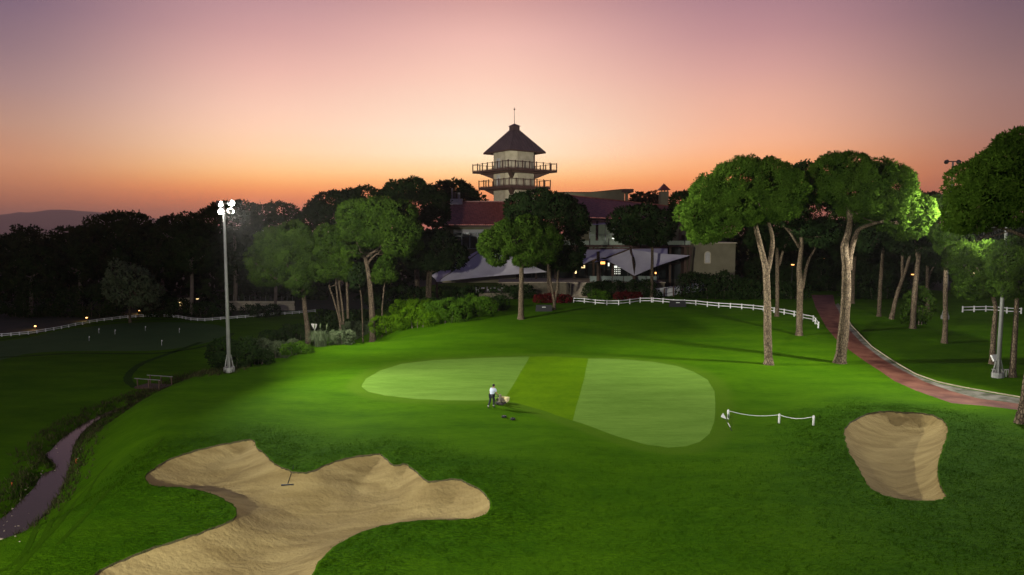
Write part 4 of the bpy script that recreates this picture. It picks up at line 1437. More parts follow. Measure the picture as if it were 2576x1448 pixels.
for i in range(14):
    for z0_, z1_ in ((4.0, 6.9), (7.1, zmid - 0.1)):
        xa, xb = lx_a + (lx_b - lx_a) * i / 14, lx_a + (lx_b - lx_a) * (i + 1) / 14
        MB().box(((xa + xb) / 2, 131.55, (z0_ + z1_) / 2), (xb - xa - 0.14, 0.04, z1_ - z0_)).build('pane', M_GLASS, lfo)
# upper glazing of right wing
g0, g1 = at(*z1(1440, 1010), 131.2), at(*z1(1760, 1225), 131.2)
gl = MB()
for i in range(6):
    gl.box((g0[0] + (g1[0] - g0[0]) * i / 5, 131.22, (g0[2] + g1[2]) / 2), (0.16, 0.14, g0[2] - g1[2]))
for f in (0, 0.5, 1):
    gl.box(((g0[0] + g1[0]) / 2, 131.21, g1[2] + (g0[2] - g1[2]) * f), (g1[0] - g0[0], 0.12, 0.14))
gf = gl.build('window', M_FRAME, club)
M_LITROOM = pmat('lit_room_glass', (0.16, 0.19, 0.15), (0.22, 0.25, 0.19), 0.8, 0.1)
M_LITROOM.node_tree.nodes['Principled BSDF'].inputs['Emission Color'].default_value = (0.55, 0.62, 0.42, 1)
M_LITROOM.node_tree.nodes['Principled BSDF'].inputs['Emission Strength'].default_value = 0.06
for i in range(5):
    xa, xb = g0[0] + (g1[0] - g0[0]) * i / 5, g0[0] + (g1[0] - g0[0]) * (i + 1) / 5
    MB().box(((xa + xb) / 2, 131.3, (g0[2] + g1[2]) / 2), (xb - xa - 0.1, 0.04, g0[2] - g1[2] - 0.1)).build('pane', M_LITROOM, gf)
# balcony slab, posts and rail of the upper floor
f0, f1 = at(1388, 618, 126.5), at(1770, 618, 126.5)
MB().box(((f0[0] + f1[0]) / 2, 128.9, f0[2] - 0.15), (f1[0] - f0[0], 5.2, 0.3)).build('balcony_floor', M_BROWN, club)
rl = at(*z1(1400, 1160), 126.5)[2]
for i in range(9):
    x = f0[0] + (f1[0] - f0[0]) * i / 8
    MB().box((x, 126.5, (f0[2] + rl) / 2 + 0.15), (0.14, 0.14, rl - f0[2] + 0.3)).build('balcony_post', M_DARKST, club)
    if i < 8:
        MB().box((x + (f1[0] - f0[0]) / 16, 126.5, (f0[2] + rl) / 2), ((f1[0] - f0[0]) / 8 - 0.2, 0.03, rl - f0[2] - 0.2)).build('balcony_glass', M_LITROOM, club)  # room glow put into the rail glass as emission
for i, zx in enumerate((1500, 1730, 2110, 2180)):
    q = at(*z1(zx, 1000), 126.8)
    MB().box((q[0], 126.8, (q[2] + f0[2]) / 2), (0.45, 0.4, q[2] - f0[2])).build('column', M_BROWN, club)
# small awning over the glazing
q0, q1 = at(*z1(1465, 1020), 126.4), at(*z1(1615, 1012), 126.4)
MB().slab([(q0[0], 126.2, q0[2] - 0.3), (q1[0], 126.2, q1[2] - 0.3), (q1[0], 130.5, q1[2] + 0.5), (q0[0], 130.5, q0[2] + 0.5)], 0.06).build('awning', M_CANVAS, club)
# lower floor: back wall, columns and dim bar lights inside
lw0, lw1 = at(1300, 650, 131.4), at(1765, 650, 131.4)
for i in range(11):
    x = lw0[0] + (lw1[0] - lw0[0]) * i / 10
    MB().box((x, 126.9, 6.6), (0.35, 0.35, 7.4)).build('column', M_WOOD, club)
# parapet block and pergola
k0, k1 = at(*z1(1150, 772), 150), at(*z1(1702, 748), 150)
zb = at(1500, 520, 150)[2]
MB().add([(k0[0], 150, zb), (k1[0], 150, zb), (k1[0], 150, k1[2]), (k0[0] + 8, 150, k0[2]), (k0[0], 150, k0[2]), (k0[0], 158, zb), (k1[0], 158, zb), (k1[0], 158, k1[2]), (k0[0] + 8, 158, k0[2]), (k0[0], 158, k0[2])],
         [(0, 1, 2, 3, 4), (9, 8, 7, 6, 5), (0, 5, 6, 1), (1, 6, 7, 2), (2, 7, 8, 3), (3, 8, 9, 4), (4, 9, 5, 0)]).build('parapet', M_RENDER, club)
MB().bar((k0[0], 149.9, k0[2] + 0.08), (k0[0] + 8, 149.9, k0[2] + 0.08), 0.4, 0.15).build('coping', M_BROWN, club)
MB().bar((k0[0] + 8, 149.9, k0[2] + 0.08), (k1[0], 149.9, k1[2] + 0.08), 0.4, 0.15).build('coping', M_BROWN, club)
t0_, t1_ = at(*z1(1700, 757), 150), at(*z1(1792, 757), 150)
MB().box(((t0_[0] + t1_[0]) / 2, 152, t0_[2]), (t1_[0] - t0_[0], 6, 0.7)).build('pergola_roof', M_BROWN, club)
for zx in (1712, 1742):
    q = at(*z1(zx, 800), 150)
    MB().box((q[0], 150.3, zb / 2 + t0_[2] / 2), (0.6, 0.6, t0_[2] - zb)).build('pergola_post', M_RENDER, club)
# square chimney
h0, h1 = at(*z1(2020, 762), 140), at(*z1(2083, 890), 140)
ch = MB().box(((h0[0] + h1[0]) / 2, 141, (h0[2] + h1[2]) / 2 - 1), (h1[0] - h0[0], 2, h0[2] - h1[2] + 2)).build('chimney', M_RENDER, club)
cxm, cz = (h0[0] + h1[0]) / 2, h0[2]
hw = (h1[0] - h0[0]) / 2 + 0.35
MB().add([(cxm - hw, 139.7, cz + 0.3), (cxm + hw, 139.7, cz + 0.3), (cxm + hw, 142.3, cz + 0.3), (cxm - hw, 142.3, cz + 0.3), (cxm, 141, cz + 1.7)], [(0, 1, 4), (1, 2, 4), (2, 3, 4), (3, 0, 4), (3, 2, 1, 0)]).build('chimney_cap', M_TILE, ch)
for sx_ in (-0.6, 0, 0.6):
    MB().box((cxm + sx_, 140.2, cz + 0.15), (0.2, 0.2, 0.34)).build('cap_post', M_RENDER, ch)
# chimney box with pipes on the left wing
h0, h1 = at(*z1(300, 822), 133), at(*z1(398, 862), 133)
cb = MB().box(((h0[0] + h1[0]) / 2, 134, (h0[2] + h1[2]) / 2 - 0.3), (h1[0] - h0[0], 2.2, h0[2] - h1[2] + 0.6)).build('vent_box', M_CONC, club)
for zx, zy, r in ((315, 735, 0.14), (338, 768, 0.26), (370, 772, 0.26)):
    q = at(*z1(zx, zy), 134)
    MB().tube([(q[0], 134, h0[2] - 0.1), (q[0], 134, q[2])], r, 10).build('vent_pipe', M_STEEL if zx != 338 else M_DARKST, cb)
# balcony / stair block to the far right of the glass front
s0, s1 = at(1722, 600, 129), at(1752, 690, 129)
MB().box(((s0[0] + s1[0]) / 2, 131, 8.2), (s1[0] - s0[0], 4, 8.5)).build('side_wall', M_BROWN, club)

# cream annex
x0, x1 = at(*z5(150, 640), 124)[0], at(*z5(405, 640), 124)[0]
zt_, zb_ = at(1780, 613, 124)[2], 2.2
ann = thing('annex', ((x0 + x1) / 2, 124, zb_), 'low cream rendered annex with one arched window right of the sail', 'building')
MB().box(((x0 + x1) / 2, 128, (zt_ + zb_) / 2), (x1 - x0, 8, zt_ - zb_)).build('wall', M_RENDER, ann)
MB().box(((x0 + x1) / 2, 128, zt_ + 0.08), (x1 - x0 + 0.3, 8.3, 0.18)).build('coping', M_STONE, ann)
q0, q1 = at(*z5(217, 675), 123.9), at(*z5(250, 745), 123.9)
wm = []
W2 = (q1[0] - q0[0]) / 2
for k in range(9):
    a = math.pi * k / 8
    wm.append((q0[0] + W2 + W2 * math.cos(a), q0[2] - W2 + W2 * math.sin(a)))
prof = [(q1[0], q1[2])] + wm + [(q0[0], q1[2])]
n = len(prof)
fr = MB()
for i in range(n):
    a, b = prof[i], prof[(i + 1) % n]
    fr.bar((a[0], 123.95, a[1]), (b[0], 123.95, b[1]), 0.16, 0.16)
aw = fr.build('arched_window', M_STONE, ann)
MB().add([(p[0], 123.985, p[1]) for p in prof], [tuple(range(n))]).build('pane', M_CONC, aw)

# ------------------------------------------------------------------ tower
YT = 139.0
tx = at(1294, 450, YT)[0]
tw = thing('observation_tower', (tx, YT, 2.0), 'cream tower with two railed decks and a brown pyramid roof rising behind the clubhouse', 'tower')
UL, UR = np.array([-0.6, 0.8]), np.array([0.8, 0.6])


def zt(zy):
    return at(1294, zW(0, zy)[1], YT)[2]


def sq(side, dx=0.0):
    """near, right, far, left corners of a square deck centred on the tower"""
    c = np.array([tx + dx, YT])
    n_ = c - (UL + UR) * side / 2
    return [n_, n_ + UR * side, n_ + (UL + UR) * side, n_ + UL * side]


def chamfer(side, ch):
    q = sq(side)
    out = []
    for i in range(4):
        p, a, b = q[i], q[i - 1], q[(i + 1) % 4]
        out += [p + (a - p) / side * ch, p + (b - p) / side * ch]
    return out


px_m = YT / FPX * 1.0
body = chamfer(7.4, 1.7)
zdk1b, zdk1t = zt(1240), zt(1205)
zdk2b, zdk2t = zt(1005), zt(975)
zeave = zt(712)
for i in range(8):
    # each face of the shaft as stacked stone-clad panels with recessed joints
    a, b = np.array(body[i]), np.array(body[(i + 1) % 8])
    m3 = M_STONE
    lv = [8.0, 11.5, 15.0, 18.5, zdk1b, zdk2b, (zdk2b + zeave) / 2, zeave + 0.4]
    w = np.hypot(*(b - a))
    ncol = 2 if w > 3 else 1
    for z0_, z1_ in zip(lv[:-1], lv[1:]):
        for c in range(ncol):
            p = a + (b - a) * c / ncol
            q = a + (b - a) * (c + 1) / ncol
            d_ = (q - p) / np.hypot(*(q - p))
            nn = np.array([d_[1], -d_[0]])
            p, q = p + d_ * 0.03, q - d_ * 0.03
            o_ = rnd.uniform(0.0, 0.03)
            vs = [(*(p + nn * o_), z0_ + 0.03), (*(q + nn * o_), z0_ + 0.03), (*(q + nn * o_), z1_ - 0.03), (*(p + nn * o_), z1_ - 0.03)]
            vs += [(v[0] - nn[0] * 0.2, v[1] - nn[1] * 0.2, v[2]) for v in vs]
            MB().add(vs, [(0, 1, 2, 3), (7, 6, 5, 4), (0, 4, 5, 1), (1, 5, 6, 2), (2, 6, 7, 3), (3, 7, 4, 0)]).build('wall_panel', m3, tw)
inner = chamfer(7.2, 1.7)
MB().prism(inner, 6.0, zeave + 0.6).build('shaft', pmat('joint_mortar', (0.16, 0.14, 0.10), None, rough=0.9), tw)
for (side, zb2, zt2, zrail, npost) in ((12.2, zdk2b, zdk2t, zt(880), 7), (10.4, zdk1b, zdk1t, zt(1112), 6)):
    q = sq(side)
    dk = MB().prism(q, zb2, zt2).build('deck', M_BROWN, tw)
    for i in range(4):
        a, b = q[i], q[(i + 1) % 4]
        for k in range(npost):
            p = a + (b - a) * (k / npost)
            p = p + (np.array([tx, YT]) - p) * 0.012
            MB().box((p[0], p[1], (zt2 + zrail) / 2 + 0.06), (0.16, 0.16, zrail - zt2 + 0.12), R(37)).build('rail_post', M_BROWN, dk)
        MB().bar((*(a * 0.99 + np.array([tx, YT]) * 0.01), zrail - 0.05), (*(b * 0.99 + np.array([tx, YT]) * 0.01), zrail - 0.05), 0.09, 0.08).build('handrail', M_BROWN, dk)
        MB().bar((*(a * 0.99 + np.array([tx, YT]) * 0.01), zt2 + 0.12), (*(b * 0.99 + np.array([tx, YT]) * 0.01), zt2 + 0.12), 0.05, 0.06).build('foot_rail', M_BROWN, dk)
    # tapered brackets under the deck
    for i in range(4):
        corner = q[i]
        inn = np.array([tx, YT]) + (corner - np.array([tx, YT])) * 0.62
        d_ = (corner - np.array([tx, YT])) / np.linalg.norm(corner - np.array([tx, YT]))
        s_ = np.array([-d_[1], d_[0]]) * 0.9
        st_ = np.array([tx, YT]) + d_ * 3.4
        en = np.array([tx, YT]) + d_ * (side * 0.60)
        vs = [(*(st_ - s_), zb2), (*(st_ + s_), zb2), (*(en + s_ * 0.4), zb2), (*(en - s_ * 0.4), zb2), (*(st_ - s_ * 0.35), zb2 - 1.5), (*(st_ + s_ * 0.35), zb2 - 1.5)]
        MB().add(vs, [(0, 1, 2, 3), (0, 4, 5, 1), (4, 3, 2, 5), (0, 3, 4), (1, 5, 2)]).build('bracket', M_BROWN, tw)
    MB().prism(sq(side * 0.80), zb2 - 0.28, zb2 - 0.002).build('deck_beam', M_BROWN, tw)
# doors on the two balconies
for zz in (zdk1t, zdk2t):
    n_ = sq(7.4)
    p = n_[0] + UL * 4.0
    nn = np.array([-UR[0], -UR[1]])
    p = p + nn * 0.06
    MB().box((p[0], p[1], zz + 1.15), (1.1, 0.12, 2.3), math.atan2(UL[1], UL[0])).build('door', M_CONC, tw)
# pyramid roof, four slopes with standing seams
rz0, rz1 = zeave - 0.1, zt(400)
rq = sq(8.9)
ap = sq(1.35)
rf = MB()
for i in range(4):
    a, b, c, d_ = rq[i], rq[(i + 1) % 4], ap[(i + 1) % 4], ap[i]
    rf.add([(*a, rz0), (*b, rz0), (*c, rz1), (*d_, rz1)], [(0, 1, 2, 3)])
rf.add([(*p, rz0) for p in rq], [(3, 2, 1, 0)])
roof_o = rf.build('roof', M_SEAM, tw)
for i in range(4):
    a, b, c, d_ = (np.array(v) for v in (rq[i], rq[(i + 1) % 4], ap[(i + 1) % 4], ap[i]))
    MB().bar((*a, rz0 + 0.05), (*d_, rz1 + 0.05), 0.16, 0.14).build('hip_seam', M_SEAM, roof_o)
    # seams run straight up the slope and die into the hips
    for k in range(1, 12):
        f = k / 12
        s_ = a + (b - a) * f
        mid = 0.5
        reach = min(f, 1 - f) / 0.5
        reach = min(1.0, reach * 1.12)
        mtop = (c + d_) / 2
        mbot = (a + b) / 2
        up_ = (mtop - mbot)
        e = s_ + up_ * reach
        MB().bar((*s_, rz0 + 0.03), (*e, rz0 + (rz1 - rz0) * reach + 0.03), 0.05, 0.10).build('standing_seam', M_SEAM, roof_o)
    MB().bar((*a, rz0 - 0.08), (*b, rz0 - 0.08), 0.18, 0.22).build('gutter', M_BROWN, roof_o)
# cupola and finial
zc0, zc1, zc2 = rz1 - 0.05, zt(342), zt(302)
MB().prism(sq(1.5), zc0, zc1).build('cupola', M_SEAM, tw)
cq = sq(1.9)
MB().add([(*p, zc1) for p in cq] + [(tx, YT, zc2)], [(0, 1, 4), (1, 2, 4), (2, 3, 4), (3, 0, 4), (3, 2, 1, 0)]).build('cupola_roof', M_SEAM, tw)
fn = MB()
fn.tube([(tx, YT, zc2 - 0.1), (tx, YT, zt(72))], [0.06, 0.03], 6)
fn.ball((tx, YT, zt(102)), 0.17, 8, 6)
fn.build('finial', M_BROWN, tw)

# ------------------------------------------------------------------ terrace, stairs, ramp
YTE = 119.0
zf_ = at(1500, 712, YTE)[2]
te0, te1 = at(1255, 712, YTE), at(1672, 712, YTE)
ter = thing('terrace', (te0[0], YTE, 2.0), 'raised stone terrace with glass rail in front of the restaurant', 'terrace')
MB().box(((te0[0] + te1[0]) / 2, YTE + 5.5, (zf_ + 1.0) / 2), (te1[0] - te0[0], 11, zf_ - 1.0)).build('base_wall', M_SHADED_STONE, ter)
MB().box(((te0[0] + te1[0]) / 2, YTE + 5.4, zf_ + 0.05), (te1[0] - te0[0] + 0.3, 11.2, 0.14)).build('paving', M_STEPS, ter)
gx0, gx1 = at(*zT(580, 560), YTE)[0], at(*zT(1435, 560), YTE)[0]
M_RAILG = pmat('rail_glass', (0.20, 0.24, 0.21), (0.26, 0.30, 0.26), 0.9, 0.15, spec=0.6)
hr_ = at(1500, 706.5, YTE)[2] + 0.75
for i in range(7):
    x = gx0 + (gx1 - gx0) * i / 6
    MB().box((x, YTE + 0.15, zf_ + 0.65), (0.07, 0.07, 1.1)).build('rail_post', M_DARKST, ter)
    if i < 6:
        MB().box((x + (gx1 - gx0) / 12, YTE + 0.15, zf_ + 0.68), ((gx1 - gx0) / 6 - 0.16, 0.03, 0.95)).build('glass_panel', M_RAILG, ter)
for i, zx in enumerate((20, 100, 180, 250)):
    x = at(*zT(zx - 250, 580), YTE)[0]
    MB().box((x, YTE + 0.15, zf_ + 0.6), (0.07, 0.07, 1.1)).build('rail_post', M_DARKST, ter)
# staircase
sxa, sxb = at(*zT(330, 700), YTE - 1)[0], at(*zT(555, 700), YTE - 1)[0]
sg = hz((sxa + sxb) / 2, YTE - 4)
stc = thing('stone_staircase', ((sxa + sxb) / 2, YTE - 4, sg), 'wide pale stone staircase up to the terrace behind the short fence', 'stairs')
NS = 11
for k in range(NS):
    zk = sg + (zf_ - sg) * (k + 1) / NS
    MB().box(((sxa + sxb) / 2, YTE - 4 + k * 0.36 + 0.2, zk - (zf_ - sg) / NS / 2), (sxb - sxa, 0.42, (zf_ - sg) / NS - 0.01)).build('step', M_STEPS, stc)
    MB().box(((sxa + sxb) / 2, YTE - 4 + k * 0.36 + 0.28, (zk + sg - 0.5) / 2 - 0.12), (sxb - sxa - 0.05, 0.34, max(0.1, zk - sg + 0.3))).build('riser', M_WOOD, stc)
for x in (sxa - 0.3, sxb + 0.3):
    MB().box((x, YTE - 2, (sg + zf_) / 2 - 0.2), (0.5, 4.2, zf_ - sg + 0.5)).build('side_wall', M_SHADED_STONE, stc)
# white ramp wall
w0, w1 = at(*zT(1370, 745), 116), at(*zT(2020, 640), 121)
rw = thing('ramp_wall', (w0[0], 116, w0[2]), 'low white wall of the ramp with dark railing posts below the terrace', 'wall')
ht0, ht1 = at(*zT(1370, 668), 116)[2], at(*zT(2020, 588), 121)[2]
vs = [(w0[0], 116, w0[2] - 0.6), (w1[0], 121, w1[2] - 0.6), (w1[0], 121, ht1), (w0[0], 116, ht0)]
vs += [(v[0] - 0.1, v[1] + 0.35, v[2]) for v in vs]
MB().add(vs, [(0, 1, 2, 3), (7, 6, 5, 4), (0, 4, 5, 1), (1, 5, 6, 2), (2, 6, 7, 3), (3, 7, 4, 0)]).build('wall_face', M_WHITE, rw)
prev = None
for k, (zx, zyt, zyb) in enumerate([(1520, 655, 760), (1635, 630, 735), (1745, 600, 705), (1850, 570, 680), (1960, 550, 655), (2060, 530, 630)]):
    t_, b_ = at(*zT(zx, zyt), 115 + k * 0.9), at(*zT(zx, zyb), 115 + k * 0.9)
    MB().box((t_[0], t_[1], (t_[2] + b_[2]) / 2 - 0.2), (0.2, 0.2, t_[2] - b_[2] + 0.4)).build('rail_post', M_BROWN, rw)
    if prev is not None:
        MB().bar(prev, (t_[0], t_[1], t_[2] - 0.1), 0.08, 0.08).build('handrail', M_BROWN, rw)
        MB().bar((prev[0], prev[1], prev[2] - 0.9), (t_[0], t_[1], t_[2] - 1.0), 0.06, 0.06).build('handrail', M_BROWN, rw)
    prev = (t_[0], t_[1], t_[2] - 0.1)


# ------------------------------------------------------------------ sails
def sail_patch(A, B, C, sag, n=14, edge=0.10):
    """triangular membrane with concave edges"""
    A, B, C = (np.array(v, float) for v in (A, B, C))
    cen_ = (A + B + C) / 3
    vs, ix = [], {}
    for i in range(n + 1):
        for j in range(n + 1 - i):
            a, b = i / n, j / n
            c = 1 - a - b
            p = A * a + B * b + C * c
            pull = 4 * edge * max(a * b * (1 - c), 0) + 4 * edge * max(b * c * (1 - a), 0) + 4 * edge * max(a * c * (1 - b), 0)
            p = p + (cen_ - p) * pull * 0.9
            p[2] -= sag * 27 * a * b * c
            ix[i, j] = len(vs)
            vs.append(p)
    fs = []
    for i in range(n):
        for j in range(n - i):
            fs.append((ix[i, j], ix[i + 1, j], ix[i, j + 1]))
            if j < n - i - 1:
                fs.append((ix[i + 1, j], ix[i + 1, j + 1], ix[i, j + 1]))
    return vs, fs


def canvas(mb, A, B, C, sag, edge=0.10):
    v, f = sail_patch(A, B, C, sag, 14, edge)
    n0 = len(v)
    lo = [p - np.array([0, 0, 0.03]) for p in v]
    mb.add(v, f)
    mb.add(lo, [t[::-1] for t in f])


pT, pB_, pL, pR_ = at(*zT(1100, 165), 121), at(*zT(1142, 500), 116), at(*zT(770, 290), 121), at(*zT(1845, 243), 120)
s1_ = thing('shade_sail', (pB_[0], 116, 3.0), 'white peaked shade sail with a long right tip over the terrace', 'shade sail', 'shade sails over the terrace')
mb = MB()
canvas(mb, pL, pT, pB_, 0.25, 0.05)
mb.build('canvas', M_CANVAS, s1_, True)
mb = MB()
canvas(mb, pT, pR_, pB_, 0.5, 0.16)
mb.build('canvas', M_CANVAS, s1_, True)
MB().tube([at(*zT(1095, 160), 121), at(*zT(1135, 400), 118.2), at(*zT(1145, 505), 116.3)], 0.2, 8).build('seam_mast', M_WOOD, s1_)
MB().tube([(pB_[0], 116.2, 2.0), (pB_[0], 116.2, pB_[2])], 0.3, 8).build('post', M_WOOD, s1_)
MB().bar(at(*zT(1085, 165), 121.1), at(*zT(760, 290), 121.1), 0.2, 0.3).build('boom', M_WOOD, s1_)
MB().tube([at(*zT(1865, 130), 120.2), at(*zT(1850, 250), 120), at(*zT(1770, 720), 118.5)], 0.16, 8).build('tilted_post', M_WOOD, s1_)
m0, m1, m2 = at(*zT(690, 270), 120), at(*zT(500, 270), 121), at(*zT(440, 385), 117)
s2_ = thing('shade_sail', (m0[0], 120, 3.0), 'small grey shade sail tied to the brown post above the stairs', 'shade sail', 'shade sails over the terrace')
mb = MB()
canvas(mb, m0, m1, m2, 0.2, 0.1)
canvas(mb, m0, at(*zT(800, 300), 119), at(*zT(640, 330), 117.5), 0.1, 0.1)
mb.build('canvas', M_CANVAS, s2_, True)
MB().tube([at(*zT(688, 195), 118.6), at(*zT(688, 580), 118.6)], 0.28, 8).build('post', M_WOOD, s2_)
pa, pb2, pc = at(*zA(1250, 830), 118), at(*zA(560, 1320), 111), at(*zA(2000, 1190), 113)
s3_ = thing('shade_sail', (pb2[0], 112, 3.0), 'big lavender shade sail left of the rounded bright pine', 'shade sail', 'shade sails over the terrace')
mb = MB()
canvas(mb, pa, pb2, pc, 0.4, 0.07)
canvas(mb, pa, pb2, at(*zA(480, 1240), 114), 0.2, 0.05)
mb.build('canvas', M_CANVAS, s3_, True)
MB().tube([(pb2[0], 111.2, hz(pb2[0], 111.2)), (pb2[0], 111.2, pb2[2])], 0.18, 8).build('post', M_WOOD, s3_)
w0, w1 = at(*zT(500, 172), 125.8), at(*zT(1560, 155), 125.8)
w2, w3 = at(*zT(1560, 245), 121.5), at(*zT(500, 275), 121.5)
aw_ = thing('flat_awning', ((w0[0] + w1[0]) / 2, 123, 4.0), 'long flat grey awning under the upper balcony', 'awning')
MB().slab([w3, w2, w1, w0], 0.05).build('canvas', M_CANVAS, aw_)
MB().bar(w0 + [0, 0, 0.1], w1 + [0, 0, 0.1], 0.15, 0.2).build('beam', M_BROWN, aw_)


# tables and chairs on the terrace
def dining_set(x, y_, z, lab):
    t = thing('dining_table', (x, y_, z), 'terrace table laid under the sails, ' + lab, 'table', 'tables on the terrace')
    MB().box((x, y_, z + 0.74), (0.9, 0.9, 0.05)).build('tabletop', M_WHITE, t)
    MB().tube([(x, y_, z), (x, y_, z + 0.72)], 0.05, 6).build('leg', M_DARKST, t)
    return t


def chair(x, y_, z, rz, lab):
    t = thing('terrace_chair', (x, y_, z), lab, 'chair', 'chairs on the terrace')
    ca, sa = math.cos(rz), math.sin(rz)
    f = lambda a, b: (x + a * ca - b * sa, y_ + a * sa + b * ca)
    MB().box((x, y_, z + 0.45), (0.46, 0.46, 0.06), rz).build('seat', M_CANVAS, t)
    q = f(0, 0.22)
    MB().box((q[0], q[1], z + 0.72), (0.46, 0.05, 0.5), rz).build('backrest', M_CANVAS, t)
    for a in (-0.2, 0.2):
        for b in (-0.2, 0.2):
            q = f(a, b)
            MB().box((q[0], q[1], z + 0.21), (0.04, 0.04, 0.42)).build('leg', M_STEEL, t)
    return t


names = ['leftmost behind the glass rail', 'second behind the glass rail', 'third behind the glass rail', 'fourth behind the glass rail', 'rightmost behind the glass rail']
zfl = zf_ + 0.13
for i, zx in enumerate((650, 830, 1020, 1220, 1370)):
    q = at(*zT(zx, 540), YTE + 1.8)
    dining_set(q[0], YTE + 1.8, zfl, names[i])
    chair(q[0] - 0.8, YTE + 1.7, zfl, R(90), 'pale terrace chair left of the table ' + names[i])
    chair(q[0] + 0.8, YTE + 1.9, zfl, R(-90), 'pale terrace chair right of the table ' + names[i])
# lower terrace (left, under the lavender sail)
ly = 112.5
lx0, lx1 = at(1205, 735, ly)[0], at(1300, 735, ly)[0]
lt = thing('low_terrace', (lx0, ly, 2.0), 'low paved terrace with a pale edge under the lavender sail', 'terrace')
lz = at(1240, 738, ly)[2]
MB().box(((lx0 + lx1) / 2, ly + 3, (lz + 1.5) / 2), (lx1 - lx0, 6, lz - 1.5)).build('base_wall', M_SHADED_STONE, lt)
for i, zx in enumerate((640, 720, 800)):
    q = at((1000 + zx / 2.862) / 1.00932, 725, ly + 1.2)
    t = dining_set(q[0], ly + 1.2, lz, ['leftmost under the lavender sail', 'middle one under the lavender sail', 'rightmost under the lavender sail'][i])
    chair(q[0] - 0.75, ly + 1.0, lz, R(90), 'pale terrace chair left of the table ' + ['leftmost', 'in the middle', 'rightmost'][i] + ' under the lavender sail')

# lamps inside the restaurant
for i, (zx, zy, m, lab, sz) in enumerate([(745, 338, M_AMBER, 'orange lit panel hanging in the restaurant', (0.8, 0.1, 0.45)), (490, 385, M_WARM, 'yellow lit panel in the restaurant above the stairs', (0.9, 0.1, 0.5)), (820, 358, M_COOL, 'small pale lamp right of the orange panel', (0.25, 0.2, 0.6)), (908, 385, M_COOL, 'pale lamp above the bar shelves', (0.5, 0.2, 0.3)),
        (405, 455, M_WARM, 'warm lamp left of the stairs', (0.3, 0.2, 0.5)), (1410, 465, M_AMBER, 'small orange lamp under the right tip of the white sail', (0.25, 0.2, 0.3)), (246, 580, M_AMBER, 'small candle lamp left of the staircase', (0.15, 0.15, 0.25))]):
    q = at(*zT(zx, zy), 124.0)
    t = thing('lamp', (q[0], 124.0, q[2]), lab, 'lamp')
    MB().box((q[0], 124.0, q[2]), sz).build('lamp_shade', m, t)
    MB().box((q[0], 124.0, q[2] + sz[2] / 2 + 0.3), (0.03, 0.03, 0.6)).build('hanger', M_DARKST, t)
bs = thing('bar_shelf', (*at(*zT(915, 430), 124.5)[:2], zfl), 'bar shelves with glowing bottles under the white sail', 'shelf')
for k in range(4):
    a, b = at(*zT(885, 410 + k * 25), 124.5), at(*zT(970, 410 + k * 25), 124.5)
    MB().box(((a[0] + b[0]) / 2, 124.5, a[2]), (b[0] - a[0], 0.3, 0.05)).build('shelf', M_WOOD, bs)
    for j in range(4):
        MB().box((a[0] + (b[0] - a[0]) * (j + 0.5) / 4, 124.4, a[2] + 0.18), (0.10, 0.08, 0.16)).build('glowing_bottle', M_COOL, bs)  # bottles emit by themselves in place of shelf lighting
for i, (zx, zy, m, lab) in enumerate([(878, 30, M_COOL, 'white lamp behind the upper glass front'), (930, 66, M_AMBER, 'orange lamp behind the upper glass front'), (968, 68, M_COOL, 'small white lamp right of the orange one upstairs'), (998, 120, M_AMBER, 'tiny red lamp at the foot of the upper glass front')]):
    q = at(*zT(zx, zy), 130.6)
    t = thing('ceiling_lamp', q, lab, 'lamp')
    MB().ball(q, (0.3, 0.2, 0.12) if i != 3 else 0.12, 8, 5).build('lamp_shade', m, t)
    MB().box((q[0], q[1], q[2] + 0.3), (0.03, 0.03, 0.5)).build('hanger', M_DARKST, t)


# ------------------------------------------------------------------ floodlight masts
def spot(name, loc, target, power, size, blend=1.0, color=(1.0, 0.97, 0.88), parent=None):
    l = bpy.data.lights.new(name, 'SPOT')
    l.energy = power
    l.spot_size = R(size)
    l.spot_blend = blend
    l.shadow_soft_size = 0.25
    l.color = color
    o = bpy.data.objects.new(name, l)
    COL.objects.link(o)
    off = wloc(parent) if parent is not None else np.zeros(3)
    o.location = Vector(tuple(np.array(loc) - off))
    o.rotation_euler = (Vector(target) - Vector(loc)).to_track_quat('-Z', 'Y').to_euler()
    if parent is not None:
        o.parent = parent
    return o


